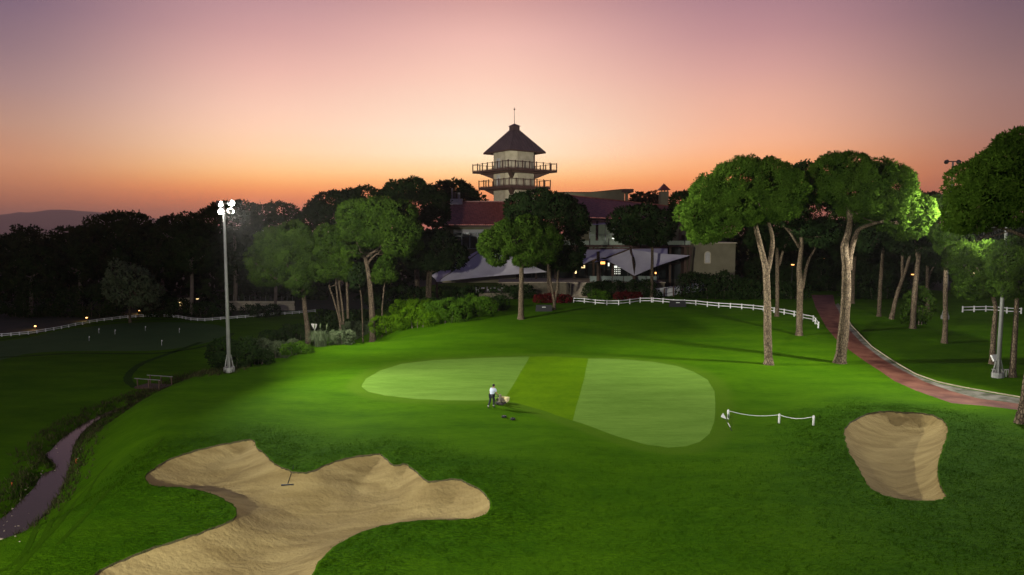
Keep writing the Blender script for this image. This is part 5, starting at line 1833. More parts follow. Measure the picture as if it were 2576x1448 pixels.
def mast(label, bx, by, topz, heads, power, lit=True, lean=0.0, r0=0.19, size=125):
    """heads: list of (dx, dz, target)"""
    gz = hz(bx, by)
    t = thing('floodlight_mast', (bx, by, gz), label, 'floodlight mast')
    MB().tube([(bx, by, gz - 0.2), (bx, by, gz + (topz - gz) * 0.5), (bx, by, topz)], [r0, r0 * 0.78, r0 * 0.55], 12).build('pole', M_STEEL, t, True)
    pl_ = MB()
    pl_.tube([(bx, by, gz - 0.3), (bx, by, gz + 0.45)], 0.5, 12)
    pl_.build('plinth', M_STEEL, t)
    for k in range(6):
        a = 2 * math.pi * k / 6
        MB().bar((bx + 0.42 * math.cos(a), by + 0.42 * math.sin(a), gz + 0.4), (bx + r0 * math.cos(a), by + r0 * math.sin(a), gz + 1.6), 0.05, 0.05).build('gusset', M_STEEL, t)
    levels = sorted(set(h[1] for h in heads))
    for dz in levels:
        xs = [h[0] for h in heads if h[1] == dz]
        MB().bar((bx + min(xs) - 0.1, by, topz + dz - 0.05), (bx + max(xs) + 0.1, by, topz + dz - 0.05), 0.12, 0.12).build('crossarm', M_DARKST, t)
    MB().bar((bx, by, topz - 0.2), (bx, by, topz + max(levels)), 0.14, 0.14).build('head_post', M_DARKST, t)
    for dx, dz, tgt, mul, cone in heads:
        c = Vector((bx + dx, by, topz + dz))
        d = (Vector(tgt) - c).normalized()
        Mx = d.to_track_quat('Z', 'Y').to_matrix()
        c = c + d * 0.18
        hd = MB()
        n = 12
        ring = lambda r, k: [c + Mx @ Vector((r * math.cos(2 * math.pi * i / n), r * math.sin(2 * math.pi * i / n), k)) for i in range(n)]
        A, B, C_ = ring(0.16, -0.3), ring(0.31, 0.02), ring(0.26, 0.02)
        hd.add(A + B, [(i, (i + 1) % n, n + (i + 1) % n, n + i) for i in range(n)] + [tuple(range(n - 1, -1, -1))])
        ho = hd.build('floodlight_head', M_DARKST, t, True)
        MB().ball(c + d * 0.04, 0.25, 12, 8).build('lens', M_LAMPGLASS if lit else M_GLASS, ho, True)
        if lit:
            spot('flood_lamp', tuple(c + d * 0.42), tgt, power * mul, cone, parent=t)
    return t


bl = at(*[577, 938], 80)
gm = ground(577, 936)
ztl = at(560, 531, gm[1])[2]
mast('lit mast with four glowing floodlights left of the putting green', gm[0], gm[1], ztl, [(-0.52, 0.72, (5, 69, 0), 1.25, 110), (0.52, 0.72, (27, 66, 12), 2.9, 54), (-0.42, 0.0, (10, 47, 0), 1.15, 100), (0.48, 0.0, (-7, 112, 7), 0.85, 116)], POW_LEFT)
gr_ = ground(2510, 950)
mast('plain mast on a caged plinth, its lamps hidden in the near pine', gr_[0], gr_[1], at(2540, 512, gr_[1])[2], [(-0.5, 0.5, (16, 50, 0), 1.2, 110), (0.5, 0.5, (33, 67, 14), 0.7, 110), (-0.4, -0.1, (16, 80, 3), 0.5, 100), (0.4, -0.1, (58, 100, 0), 0.5, 90)], POW_RIGHT)
gf_ = ground(2377, 803)
mast('far unlit mast with two dark floodlight heads against the sky', gf_[0], gf_[1], at(2390, 408, gf_[1])[2], [(-0.7, 0.1, (30, 100, 0), 1, 90), (0.7, 0.1, (70, 100, 10), 1, 90)], 0, lit=False)
# mast behind the camera that lights the near bunkers and the backs of things
mast('mast behind the viewer lighting the near bunkers', -22, -14, 17.0, [(-0.5, 0.5, (-4, 37, 0), 1.2, 76), (0.5, 0.5, (9, 47, 0), 1.15, 68), (-0.4, -0.1, (-62, 112, -1), 1.7, 62), (0.4, -0.1, (22, 68, 13), 1.5, 30), (0.0, 1.0, (3, 139, 28), 5.0, 14)], POW_NEAR)  # topmost narrow head is added to brighten the tower

# ------------------------------------------------------------------ small garden lights
for (zx, zy, lab, Y) in [(240, 1152, 'glowing garden light behind the fence, leftmost of three', None), (670, 1078, 'glowing garden light behind the fence, middle of three', None), (1110, 1018, 'glowing garden light behind the fence by the red side path', None)]:
    q = ground(*z2(zx, zy + 8)) + np.array([0, 1.5, 0])
    q[2] = hz(q[0], q[1])
    t = thing('garden_light', q, lab, 'garden light', 'garden lights behind the left fence')
    MB().tube([q, q + [0, 0, 0.5]], 0.05, 6).build('stake', M_DARKST, t)
    MB().ball(q + [0, 0, 0.58], (0.2, 0.15, 0.13), 10, 6).build('lamp_glass', M_WARM if False else M_AMBER, t, True)
    l = bpy.data.lights.new('garden_lamp', 'POINT')
    l.energy = 60
    l.color = (1, 0.55, 0.2)
    l.shadow_soft_size = 0.1
    lo_ = bpy.data.objects.new('garden_lamp', l)
    COL.objects.link(lo_)
    lo_.parent = t
    lo_.location = (0, -0.5, 0.8)
for (zx, zy, lab, Y, m, zf2) in [(110, 352, 'orange street lamp left of the shadowed pine trunk', 125, M_AMBER, zR), (488, 281, 'orange street lamp over the end of the red path', 140, M_AMBER, zR), (1583, 472, 'orange street lamp beside the V fork trunk', 130, M_AMBER, zR), (1972, 425, 'upper orange lamp beside the far unlit mast', 124, M_AMBER, zR),
        (1950, 466, 'lower orange lamp beside the far unlit mast', 133, M_AMBER, zR), (2343, 455, 'yellow lamp among the leaves left of the near mast', 110, M_WARM, zR), (1745, 783, 'tiny white lamp low in the right wood', 120, M_COOL, zR), (1613, 900, 'amber lamp above the short stone wall in the left wood', 150, M_WARM, z2)]:
    q = at(*zf2(zx, zy), Y)
    gz = hz(q[0], Y)
    t = thing('street_lamp', (q[0], Y, gz), lab, 'street lamp', 'small lamps in the woods')
    MB().tube([(q[0], Y + 0.2, gz), (q[0], Y + 0.2, q[2] + 0.1)], [0.08, 0.05], 6).build('pole', M_DARKST, t)
    MB().box((q[0], Y, q[2]), (0.38, 0.5, 0.16)).build('lamp_head', m, t)

# ------------------------------------------------------------------ stone walls on the left
def stone_wall(label, x0, x1, ytop, ybot, Y, cols, rows, posts):
    A, B = at(x0, ytop, Y), at(x1, ybot, Y)
    zb = hz((A[0] + B[0]) / 2, Y)
    t = thing('stone_wall', ((A[0] + B[0]) / 2, Y, zb), label, 'wall')
    zt_ = A[2]
    MB().box(((A[0] + B[0]) / 2, Y + 0.3, (zt_ + zb) / 2 - 0.03), (B[0] - A[0] - 0.05, 0.3, zt_ - zb)).build('core', M_SOIL, t)
    hh = (zt_ - zb) / rows
    for r in range(rows):
        x = A[0]
        while x < B[0] - 0.2:
            w = min(rnd.uniform(0.7, 1.25) * (B[0] - A[0]) / cols, B[0] - x)
            MB().box((x + w / 2, Y + rnd.uniform(0.0, 0.06), zb + hh * (r + 0.5)), (w - 0.05, 0.35, hh - 0.05)).build('stone', M_STONE, t)
            x += w
    for k in range(posts):
        x = A[0] + (B[0] - A[0]) * (k + 0.5) / posts
        MB().box((x, Y + 0.3, zt_ + 0.55), (0.05, 0.05, 1.1)).build('fence_post', M_STEEL, t)
    return t


stone_wall('long stone retaining wall with thin posts on top, behind the lit mast', 566, 742, 758, 780, 148, 16, 4, 13)
stone_wall('short stone wall by the red side path in the left wood', 447, 486, 750, 776, 150, 5, 3, 0)
q = at(*zL(670, 912), 149.5)
t = thing('wall_lamp', (q[0], 149.5, q[2]), 'slim lit wall lamp on the short stone wall', 'lamp')
MB().box((q[0], 149.6, q[2]), (0.2, 0.12, 0.8)).build('lamp_glass', M_WARM, t)
MB().box((q[0], 149.7, q[2] + 0.45), (0.28, 0.2, 0.08)).build('cap', M_DARKST, t)
# red side path on the left
sp = [onz(px, py, ZLOW + 0.03) for px, py in [(402, 796), (416, 797), (440, 784), (452, 776), (446, 775), (425, 783)]]
sp3 = [(p[0], p[1], hz(*p) + 0.03) for p in sp]
tag(MB().add(sp3, [tuple(range(6))]).build('side_path', M_PATH), None, None, None, 'structure')

# ------------------------------------------------------------------ golf pins on the practice green
for i, (zx, zy, hpx, lab) in enumerate([(728, 1242, 38, 'short white pin nearest the left on the practice green'), (808, 1180, 40, 'faint pin upper left on the practice green'), (940, 1188, 38, 'faint pin upper middle on the practice green'), (1188, 1160, 38, 'pin at the far centre of the practice green'),
        (1465, 1178, 38, 'white flagged pin at the right of the practice green'), (1321, 1280, 45, 'white flagged pin lowest in the picture on the practice green')]):
    q = ground(*z2(zx, zy))
    hgt = hpx / 3.2175 / 1.00932 * q[1] / FPX
    t = thing('golf_pin', q, lab, 'golf pin', 'pins on the practice green')
    MB().tube([q - [0, 0, 0.05], q + [0, 0, hgt]], 0.025, 6).build('stick', M_WHITE, t)
    MB().add([q + [0, 0, hgt], q + [0.16, 0.02, hgt - 0.07], q + [0.02, 0.01, hgt - 0.28], q + [0, 0, hgt - 0.30]], [(0, 1, 2, 3)]).build('flag', M_WHITE, t)

# ------------------------------------------------------------------ orange stakes by the stream
M_ORANGE = pmat('orange_paint', (0.45, 0.09, 0.015), (0.38, 0.08, 0.015), 5, 0.6)
for zx, zy, lab in [(384, 545, 'orange stake farthest up the stream'), (301, 692, 'orange stake in the middle of the right bank'), (170, 846, 'orange stake nearest on the right bank'), (60, 664, 'orange stake alone on the left bank')]:
    q = ground(*z8(zx, zy))
    t = thing('marker_stake', q, lab, 'stake', 'orange stakes along the stream')
    MB().tube([q - [0, 0, 0.1], q + [0, 0, 0.28]], 0.045, 7).build('stake', M_ORANGE, t)
    MB().tube([q + [0, 0, 0.28], q + [0, 0, 0.32]], [0.045, 0.015], 7).build('cap', M_BLACK, t)

# stones on the stream banks
st_pts = []
for zx, zy in [(130, 718), (205, 625), (335, 598), (345, 610), (180, 665), (60, 790), (20, 880), (40, 905), (80, 900), (100, 860), (140, 865), (190, 760), (180, 830), (120, 665), (230, 600), (240, 490), (255, 515), (10, 940), (60, 880), (30, 920), (110, 880), (70, 915)]:
    st_pts.append(ground(*z8(zx, zy)))
mb = MB()
for q in st_pts:
    for k in range(2):
        r = rnd.uniform(0.03, 0.075)
        x, y_ = q[0] + rnd.gauss(0, 0.35), q[1] + rnd.gauss(0, 0.35)
        mb.ball((x, y_, max(hz(x, y_), ZLOW - 0.42) + r * 0.3), (r * rnd.uniform(0.8, 1.4), r, r * 0.6), 7, 4)
tag(mb.build('bank_stones', M_STEPS), 'small pale stones along the banks of the stream', None, None, 'stuff')

# ------------------------------------------------------------------ footbridge
YBR = ground(*zG(740, 600))[1]
zdk = at(*zG(500, 600), YBR)[2]
bA, bB = at(*zG(190, 600), YBR + 0.6), at(*zG(750, 620), YBR - 0.3)
bA[2] = bB[2] = hz(bB[0], bB[1]) + 0.15
br = thing('footbridge', (bA + bB) / 2, 'small plank footbridge with pale handrails over the stream', 'bridge')
dv = (bB - bA)
dv[2] = 0
ln = np.linalg.norm(dv)
dv /= ln
nv = np.array([-dv[1], dv[0], 0])
npl = 12
for k in range(npl):
    c = bA + dv * ln * (k + 0.5) / npl + nv * 0.9
    MB().box((c[0], c[1], c[2] + rnd.uniform(0, 0.01)), (ln / npl - 0.03, 1.9, 0.07), math.atan2(dv[1], dv[0])).build('plank', M_WOOD, br)
for s_ in (0.0, 1.8):
    MB().bar(bA + nv * s_ - [0, 0, 0.14], bB + nv * s_ - [0, 0, 0.14], 0.14, 0.2).build('beam', M_WOOD, br)
    MB().bar(bA + nv * s_ + [0, 0, 0.95], bB + nv * s_ + [0, 0, 0.95], 0.09, 0.06).build('handrail', M_STEEL, br)
    for f in (0.12, 0.55, 0.96):
        p = bA + dv * ln * f + nv * s_
        MB().bar(p + [0, 0, -0.1], p + [0, 0, 0.93], 0.1, 0.1).build('post', M_WOOD, br)

# ------------------------------------------------------------------ rope posts
rp = thing('rope_barrier', ground(*zB(1425, 420)), 'white rope sagging between three white posts right of the putting green', 'barrier')
tops = []
for zx, zy in ((445, 340), (1425, 420), (2085, 460)):
    q = ground(*zB(zx, zy))
    MB().tube([q - [0, 0, 0.1], q + [0, 0, 0.62], q + [0, 0, 0.68]], [0.075, 0.075, 0.04], 10).build('post', M_WHITE, rp, True)
    tops.append(q + [0, 0, 0.6])
for a, b in zip(tops[:-1], tops[1:]):
    pp = [a + (b - a) * k / 12 - np.array([0, 0, 0.2 * 4 * (k / 12) * (1 - k / 12)]) for k in range(13)]
    MB().tube(pp, 0.022, 6).build('rope', M_WHITE, rp, True)

# wedge shaped signs on stakes
q = ground(*zB(532, 585))
sg_ = thing('wedge_sign', q, 'white wedge headed marker on a leaning black stake left of the rope posts', 'marker')
top = np.array([*ground(*zB(400, 440))[:2], q[2] + 0.42])
MB().tube([q - [0, 0, 0.08], top], 0.022, 6).build('stake', M_BLACK, sg_)
mid = q + (top - q) * 0.5
MB().tube([mid - (top - q) * 0.14, mid + (top - q) * 0.16], 0.032, 6).build('band', M_CONC, sg_)
MB().add([top + [0.06, 0, -0.05], top + [-0.33, 0, 0.12], top + [-0.16, 0.1, 0.36], top + [0.06, 0.04, -0.05], top + [-0.33, 0.06, 0.12], top + [-0.16, 0.16, 0.36]], [(0, 2, 1), (3, 4, 5), (0, 1, 4, 3), (1, 2, 5, 4), (2, 0, 3, 5)]).build('head', M_WHITE, sg_)
q = at(790, 833, 92)
q = np.array([q[0], 92, hz(q[0], 92)])
sg2 = thing('wedge_sign', q, 'small white wedge shaped sign standing below the round hazy pine', 'marker')
zt2 = at(790, 815, 92)[2]
MB().tube([q - [0, 0, 0.1], (q[0], 92, zt2 - 0.5)], 0.04, 6).build('stake', M_BLACK, sg2)
MB().add([(q[0] - 0.42, 92, zt2), (q[0] + 0.42, 92, zt2 - 0.05), (q[0] + 0.3, 92, zt2 - 0.5), (q[0] + 0.05, 92, zt2 - 0.9), (q[0] - 0.42, 92.1, zt2), (q[0] + 0.42, 92.1, zt2 - 0.05), (q[0] + 0.3, 92.1, zt2 - 0.5), (q[0] + 0.05, 92.1, zt2 - 1.0)],
         [(0, 3, 2, 1), (4, 5, 6, 7), (0, 1, 5, 4), (1, 2, 6, 5), (2, 3, 7, 6), (3, 0, 4, 7)]).build('head', M_CONC, sg2)


# ------------------------------------------------------------------ black signs with white lettering
def text_mesh(s, size, parent, loc, m, name):
    cu = bpy.data.curves.new(name, 'FONT')
    cu.body = s
    cu.size = size
    cu.align_x = 'CENTER'
    cu.extrude = 0.004
    o = bpy.data.objects.new(name, cu)
    cu.materials.append(m)
    COL.objects.link(o)
    bpy.context.view_layer.update()
    me = bpy.data.meshes.new_from_object(o.evaluated_get(bpy.context.evaluated_depsgraph_get()))
    bpy.data.objects.remove(o)
    o = bpy.data.objects.new(name, me)
    COL.objects.link(o)
    o.parent = parent
    o.location = Vector(tuple(np.array(loc) - wloc(parent)))
    o.rotation_euler = (R(80), 0, 0)
    return o


M_LETTER = pmat('white_letters', (0.75, 0.75, 0.72), None, rough=0.5)
for zx, zy, lab in ((292, 295, 'black box sign with white lettering in front of the bowed stems'), (2240, 230, 'black box sign with white lettering beside the white fence')):
    q = ground(*zS(zx, zy))
    wd = 225 / 5.7244 / 1.00932 * q[1] / FPX
    t = thing('box_sign', q, lab, 'sign', 'black lettered signs on the lawn')
    h_ = 0.42 * wd
    vs = [q + [-wd / 2 - 0.1, 0, -0.05], q + [wd / 2 + 0.1, 0, -0.05], q + [wd / 2, 0.1, h_], q + [-wd / 2, 0.1, h_], q + [-wd / 2 - 0.1, 0.5, -0.05], q + [wd / 2 + 0.1, 0.5, -0.05], q + [wd / 2, 0.35, h_], q + [-wd / 2, 0.35, h_]]
    MB().add(vs, [(0, 1, 2, 3), (5, 4, 7, 6), (1, 5, 6, 2), (4, 0, 3, 7), (3, 2, 6, 7)]).build('board', M_BLACK, t)
    text_mesh('MAXX ROYAL', wd * 0.135, t, q + [0, 0.012 + 0.25 * 0.1, h_ * 0.27], M_LETTER, 'lettering')
    text_mesh('GOLF', wd * 0.055, t, q + [0, 0.045, h_ * 0.62], M_LETTER, 'small_lettering') if False else MB().box(q + np.array([0, 0.045, h_ * 0.66]), (wd * 0.24, 0.02, wd * 0.035)).build('emblem_bar', M_LETTER, t)

# ------------------------------------------------------------------ electrical boxes at the near mast
q = ground(2500, 945)
t = thing('utility_box', q + [-0.3, -0.5, 0], 'small white utility box tilted on a post beside the near mast', 'utility box')
MB().bar(q + [-0.3, -0.5, -0.05], q + [-0.3, -0.5, 1.4], 0.07, 0.07).build('post', M_STEEL, t)
Mx = Vector((0.25, -0.8, 0.5)).to_track_quat('Z', 'Y').to_matrix()
MB().box(q + np.array([-0.35, -0.55, 1.7]), (0.75, 0.6, 0.12), 0, Mx).build('panel', M_WHITE, t)
cg = thing('plinth_cage', q + [0.1, -0.9, 0], 'low slatted cage round the plinth of the near mast', 'guard')
for k in range(9):
    MB().box(q + np.array([-0.75 + k * 0.2, -0.9, 0.35]), (0.06, 0.06, 0.8)).build('slat', M_CONC, cg)
MB().box(q + np.array([0.05, -0.9, 0.72]), (1.75, 0.09, 0.08)).build('top_rail', M_CONC, cg)

# ------------------------------------------------------------------ rake in the big bunker
def sand_z(p):
    a = np.array([p])
    return float(sand_height(a, height(a))[0])
g0 = onz(*z8(1445, 637), 0.0)
for _ in range(12):
    g0 = onz(*z8(1445, 637), sand_z(g0))
q = np.array([g0[0], g0[1], sand_z(g0) + 0.03])
rk = thing('bunker_rake', q, 'dark bunker rake leaning on the far lip of the big bunker', 'rake')
e = ground(*z8(1478, 572)) + [0, 0, 0.12]
MB().tube([q, e], 0.02, 6).build('handle', M_BLACK, rk)
MB().bar(q + [-0.32, 0, 0], q + [0.32, 0.05, 0.0], 0.06, 0.07).build('rake_head', M_BLACK, rk)
for k in range(8):
    MB().bar(q + [-0.3 + k * 0.085, 0, -0.02], q + [-0.3 + k * 0.085, -0.03, -0.1], 0.018).build('tooth', M_BLACK, rk)

# ------------------------------------------------------------------ mower, wheels and greenkeeper
FW = np.array([0.50, 0.866, 0.0])
RT = np.array([0.866, -0.50, 0.0])
UPV = np.array([0.0, 0.0, 1.0])
M_CREAM = pmat('cream_plastic', (0.82, 0.74, 0.42), (0.78, 0.70, 0.38), 4, 0.4)
M_ENGINE = pmat('engine_grey', (0.16, 0.14, 0.11), (0.40, 0.34, 0.26), 9, 0.5, metal=0.3)
mg = ground(*(1254, 1019))
mw = thing('greens_mower', mg, 'walk behind greens mower with a cream grass box in front of the worker', 'mower')
MS = 0.70
mp_ = lambda f, r, u: mg + FW * (f * MS) + RT * (r * MS + 0.10) + UPV * (u * (MS if u < 0.7 else 1.0) if True else 0)
Mrot = math.atan2(RT[1], RT[0])
MB().tube([mp_(0.0, -0.42, 0.17), mp_(0.0, 0.42, 0.17)], 0.12, 14).build('drum', M_DARKST, mw, True)
MB().tube([mp_(0.5, -0.38, 0.1), mp_(0.5, 0.38, 0.1)], 0.07, 12).build('reel', M_STEEL, mw, True)
for s_ in (-0.44, 0.44):
    MB().bar(mp_(-0.15, s_, 0.2), mp_(0.6, s_, 0.22), 0.03, 0.14).build('side_plate', M_DARKST, mw)
eng = MB()
eng.box(mp_(0.05, 0.05, 0.52), (0.3, 0.28, 0.23), Mrot)
eng.tube([mp_(0.05, 0.05, 0.66), mp_(0.05, 0.05, 0.80)], [0.11, 0.09], 12)
eng.tube([mp_(0.05, 0.3, 0.5), mp_(0.05, 0.42, 0.5)], 0.08, 10)
eng.build('engine', M_ENGINE, mw)
MB().box(mp_(-0.02, -0.22, 0.60), (0.14, 0.18, 0.13), Mrot).build('fuel_tank', M_BLACK, mw)
bk = MB()
c0 = mp_(0.85, 0, 0.42)
vs = []
for f, r, u in ((0.62, -0.5, 0.18), (0.62, 0.5, 0.18), (1.12, 0.5, 0.24), (1.12, -0.5, 0.24), (0.58, -0.54, 0.60), (0.58, 0.54, 0.60), (1.24, 0.54, 0.66), (1.24, -0.54, 0.66)):
    vs.append(mp_(f, r, u))
bk.add(vs, [(3, 2, 1, 0), (0, 1, 5, 4), (1, 2, 6, 5), (2, 3, 7, 6), (3, 0, 4, 7)])
bk.add([v * 0.93 + c0 * 0.07 + np.array([0, 0, 0.02]) for v in vs], [(0, 1, 2, 3), (4, 5, 1, 0), (5, 6, 2, 1), (6, 7, 3, 2), (7, 4, 0, 3)])
bk.build('grass_box', M_CREAM, mw)
MB().box(mp_(0.9, 0, 0.66), (0.78, 0.06, 0.06), Mrot).build('grass_box_rim', M_CREAM, mw)
hb = MB()
for s_ in (-0.34, 0.34):
    hb.tube([mp_(-0.1, s_, 0.25), mp_(-0.75, s_, 0.80), mp_(-1.05, s_, 1.0)], 0.022, 6)
hb.tube([mp_(-1.05, -0.34, 1.0), mp_(-1.05, 0.34, 1.0)], 0.022, 6)
hb.tube([mp_(-0.7, -0.34, 0.76), mp_(-0.7, 0.34, 0.76)], 0.02, 6)
hb.build('handlebar', M_DARKST, mw, True)
fr_ = MB()
fr_.tube([mp_(-0.75, -0.34, 0.80), mp_(-0.7, -0.72, 0.86), mp_(-0.35, -0.80, 0.72), mp_(-0.2, -0.5, 0.3)], 0.025, 6)
fr_.build('side_frame', M_DARKST, mw, True)

for px, py, lab in ((1268, 1051, 'small black wheel lying on the grass, left of the pair'), (1290, 1057, 'small black wheel lying on the grass, right of the pair')):
    q = ground(px, py)
    t = thing('transport_wheel', q, lab, 'wheel', 'mower wheels lying on the grass')
    tr = MB()
    n, k = 18, 8
    vs, fs = [], []
    for i in range(n):
        a = 2 * math.pi * i / n
        for j in range(k):
            b = 2 * math.pi * j / k
            r = 0.13 + 0.055 * math.cos(b)
            vs.append(q + np.array([r * math.cos(a), r * math.sin(a), 0.07 + 0.07 * math.sin(b)]))
    fs = [(i * k + j, ((i + 1) % n) * k + j, ((i + 1) % n) * k + (j + 1) % k, i * k + (j + 1) % k) for i in range(n) for j in range(k)]
    tr.add(vs, fs)
    tr.build('tyre', M_BLACK, t, True)
    MB().tube([q + [0, 0, 0.04], q + [0, 0, 0.10]], 0.085, 12).build('rim', M_BLACK, t)
    for s_ in (-0.05, 0.05):
        MB().ball(q + np.array([s_, 0, 0.11]), 0.022, 8, 5).build('hub_cap', M_WHITE, t)


def skin(name, nodes, edges, m, parent, sub=1, root=0):
    """nodes: list of (xyz, (rx, ry))"""
    me = bpy.data.meshes.new(name)
    off = wloc(parent)
    me.from_pydata([tuple(np.array(p) - off) for p, _ in nodes], edges, [])
    o = bpy.data.objects.new(name, me)
    COL.objects.link(o)
    o.parent = parent
    md = o.modifiers.new('Skin', 'SKIN')
    if not me.skin_vertices:
        with bpy.context.temp_override(object=o, active_object=o):
            pass
    sv = me.skin_vertices[0].data if me.skin_vertices else None
    if sv is not None:
        for i, (_, r) in enumerate(nodes):
            sv[i].radius = r if isinstance(r, tuple) else (r, r)
            sv[i].use_root = (i == root)
    md.use_smooth_shade = True
    if sub:
        s = o.modifiers.new('Subdivision', 'SUBSURF')
        s.levels = s.render_levels = sub
    me.materials.append(m)
    return o


M_SKIN = pmat('skin', (0.40, 0.22, 0.14), None, rough=0.5)
M_SHIRT = pmat('pale_blue_shirt', (0.56, 0.64, 0.74), (0.60, 0.68, 0.78), 8, 0.8, 0.2, 12)
M_TROUS = pmat('navy_trousers', (0.018, 0.020, 0.028), None, rough=0.8)
M_HAIR = pmat('dark_hair', (0.012, 0.009, 0.007), None, rough=0.6)
# the worker stands behind the mower with a forward lean, left leg trailing
pg = mg - FW * 1.05 + RT * 0.06
pg[2] = hz(pg[0], pg[1])
man = thing('person', pg, 'worker in pale blue shirt and dark trousers walking away behind the mower', 'person')
P = lambda f, r, u: pg + FW * f + RT * r + UPV * u
hipL, hipR = P(0.0, -0.10, 0.92), P(0.0, 0.10, 0.92)
kneL, kneR = P(-0.12, -0.09, 0.50), P(0.16, 0.09, 0.52)
ankL, ankR = P(-0.36, -0.09, 0.13), P(0.10, 0.09, 0.10)
toeL, toeR = P(-0.22, -0.10, 0.03), P(0.28, 0.10, 0.04)
shL, shR = P(0.20, -0.20, 1.38), P(0.20, 0.20, 1.38)
elL, elR = P(0.20, -0.27, 1.11), P(0.20, 0.27, 1.11)
wrL, wrR = P(0.27, -0.30, 1.02), P(0.27, 0.30, 1.02)
body_nodes = [(P(0, 0, 0.95), (0.12, 0.10)), (P(0.08, 0, 1.14), (0.11, 0.09)), (P(0.18, 0, 1.33), (0.11, 0.085)), (P(0.22, 0, 1.45), (0.065, 0.065)), (P(0.25, 0, 1.52), (0.06, 0.06)), (P(0.285, 0, 1.59), (0.085, 0.095)), (P(0.295, 0, 1.68), (0.075, 0.085)),
              (shL, 0.065), (elL, 0.045), (wrL, 0.032), (P(0.34, -0.31, 1.01), (0.045, 0.025)), (shR, 0.065), (elR, 0.045), (wrR, 0.032), (P(0.34, 0.31, 1.01), (0.045, 0.025)),
              (hipL, 0.095), (kneL, 0.062), (ankL, 0.026), (toeL, 0.02), (hipR, 0.095), (kneR, 0.062), (ankR, 0.026), (toeR, 0.02)]
eds = [(0, 1), (1, 2), (2, 3), (3, 4), (4, 5), (5, 6), (2, 7), (7, 8), (8, 9), (9, 10), (2, 11), (11, 12), (12, 13), (13, 14), (0, 15), (15, 16), (16, 17), (17, 18), (0, 19), (19, 20), (20, 21), (21, 22)]
# fingers: four curled over the bar plus a thumb, on each hand
for hi, s_ in ((10, -1), (14, 1)):
    hc = body_nodes[hi][0]
    for k in range(4):
        b0 = hc + FW * 0.03 + RT * (0.027 * (k - 1.5))
        l = (0.036, 0.042, 0.04, 0.032)[k]
        n0 = len(body_nodes)
        body_nodes += [(b0, 0.010), (b0 + FW * l - UPV * 0.006, 0.009), (b0 + FW * (l + 0.012) - UPV * 0.04, 0.008)]
        eds += [(hi, n0), (n0, n0 + 1), (n0 + 1, n0 + 2)]
    n0 = len(body_nodes)
    body_nodes += [(hc - RT * s_ * 0.045 - UPV * 0.012, 0.011), (hc - RT * s_ * 0.05 + FW * 0.035 - UPV * 0.03, 0.009)]
    eds += [(hi, n0), (n0, n0 + 1)]
skin('body', body_nodes, eds, M_SKIN, man, 1)
shirt = [(P(0.0, 0, 0.90), (0.20, 0.155)), (P(0.08, 0, 1.12), (0.185, 0.145)), (P(0.18, 0, 1.35), (0.20, 0.14)), (P(0.21, 0, 1.45), (0.10, 0.10)), (shL + RT * 0.01, (0.085, 0.085)), (shL + (elL - shL) * 0.75, (0.078, 0.078)), (shR - RT * 0.01, (0.085, 0.085)), (shR + (elR - shR) * 0.75, (0.078, 0.078))]
skin('shirt', shirt, [(0, 1), (1, 2), (2, 3), (2, 4), (4, 5), (2, 6), (6, 7)], M_SHIRT, man, 1)
tz = [(P(0, 0, 0.93), (0.18, 0.14)), (hipL, 0.115), (kneL, 0.088), (ankL + UPV * 0.02, 0.06), (hipR, 0.115), (kneR, 0.088), (ankR + UPV * 0.02, 0.06)]
skin('trousers', tz, [(0, 1), (1, 2), (2, 3), (0, 4), (4, 5), (5, 6)], M_TROUS, man, 1)
for a, t_, nm in ((ankL, toeL, 'left'), (ankR, toeR, 'right')):
    MB().tube([a + UPV * 0.08, a + UPV * 0.11], 0.060, 12).build('trouser_band', M_WHITE, man, True)
    dd = (t_ - a)
    skin('boot', [(a + UPV * 0.03, 0.05), (a - UPV * 0.05 - FW * 0.02, 0.048), (a + dd * 0.6 - UPV * 0.01, 0.045), (t_ + FW * 0.03, 0.038)], [(0, 1), (1, 2), (2, 3)], M_BLACK, man, 1)
hair = MB()
hc = P(0.278, 0, 1.655)
hair.ball(hc - FW * 0.018, (0.098, 0.105, 0.10), 14, 9)
hair.ball(hc - FW * 0.05 - UPV * 0.05, (0.075, 0.07, 0.07), 12, 7)
hair.build('hair', M_HAIR, man, True)
fc = P(0.372, 0, 1.60)
fce = MB()
fce.ball(fc, (0.018, 0.02, 0.026), 8, 5)
fce.ball(fc + RT * 0.035 + UPV * 0.025 - FW * 0.012, 0.012, 6, 4)
fce.ball(fc - RT * 0.035 + UPV * 0.025 - FW * 0.012, 0.012, 6, 4)
fce.box(fc - UPV * 0.045 - FW * 0.012, (0.05, 0.015, 0.012), Mrot)
fce.build('face', M_SKIN, man, True)
for s_ in (-1, 1):
    MB().ball(P(0.283, s_ * 0.092, 1.60), (0.018, 0.026, 0.034), 8, 5).build('ear', M_SKIN, man, True)

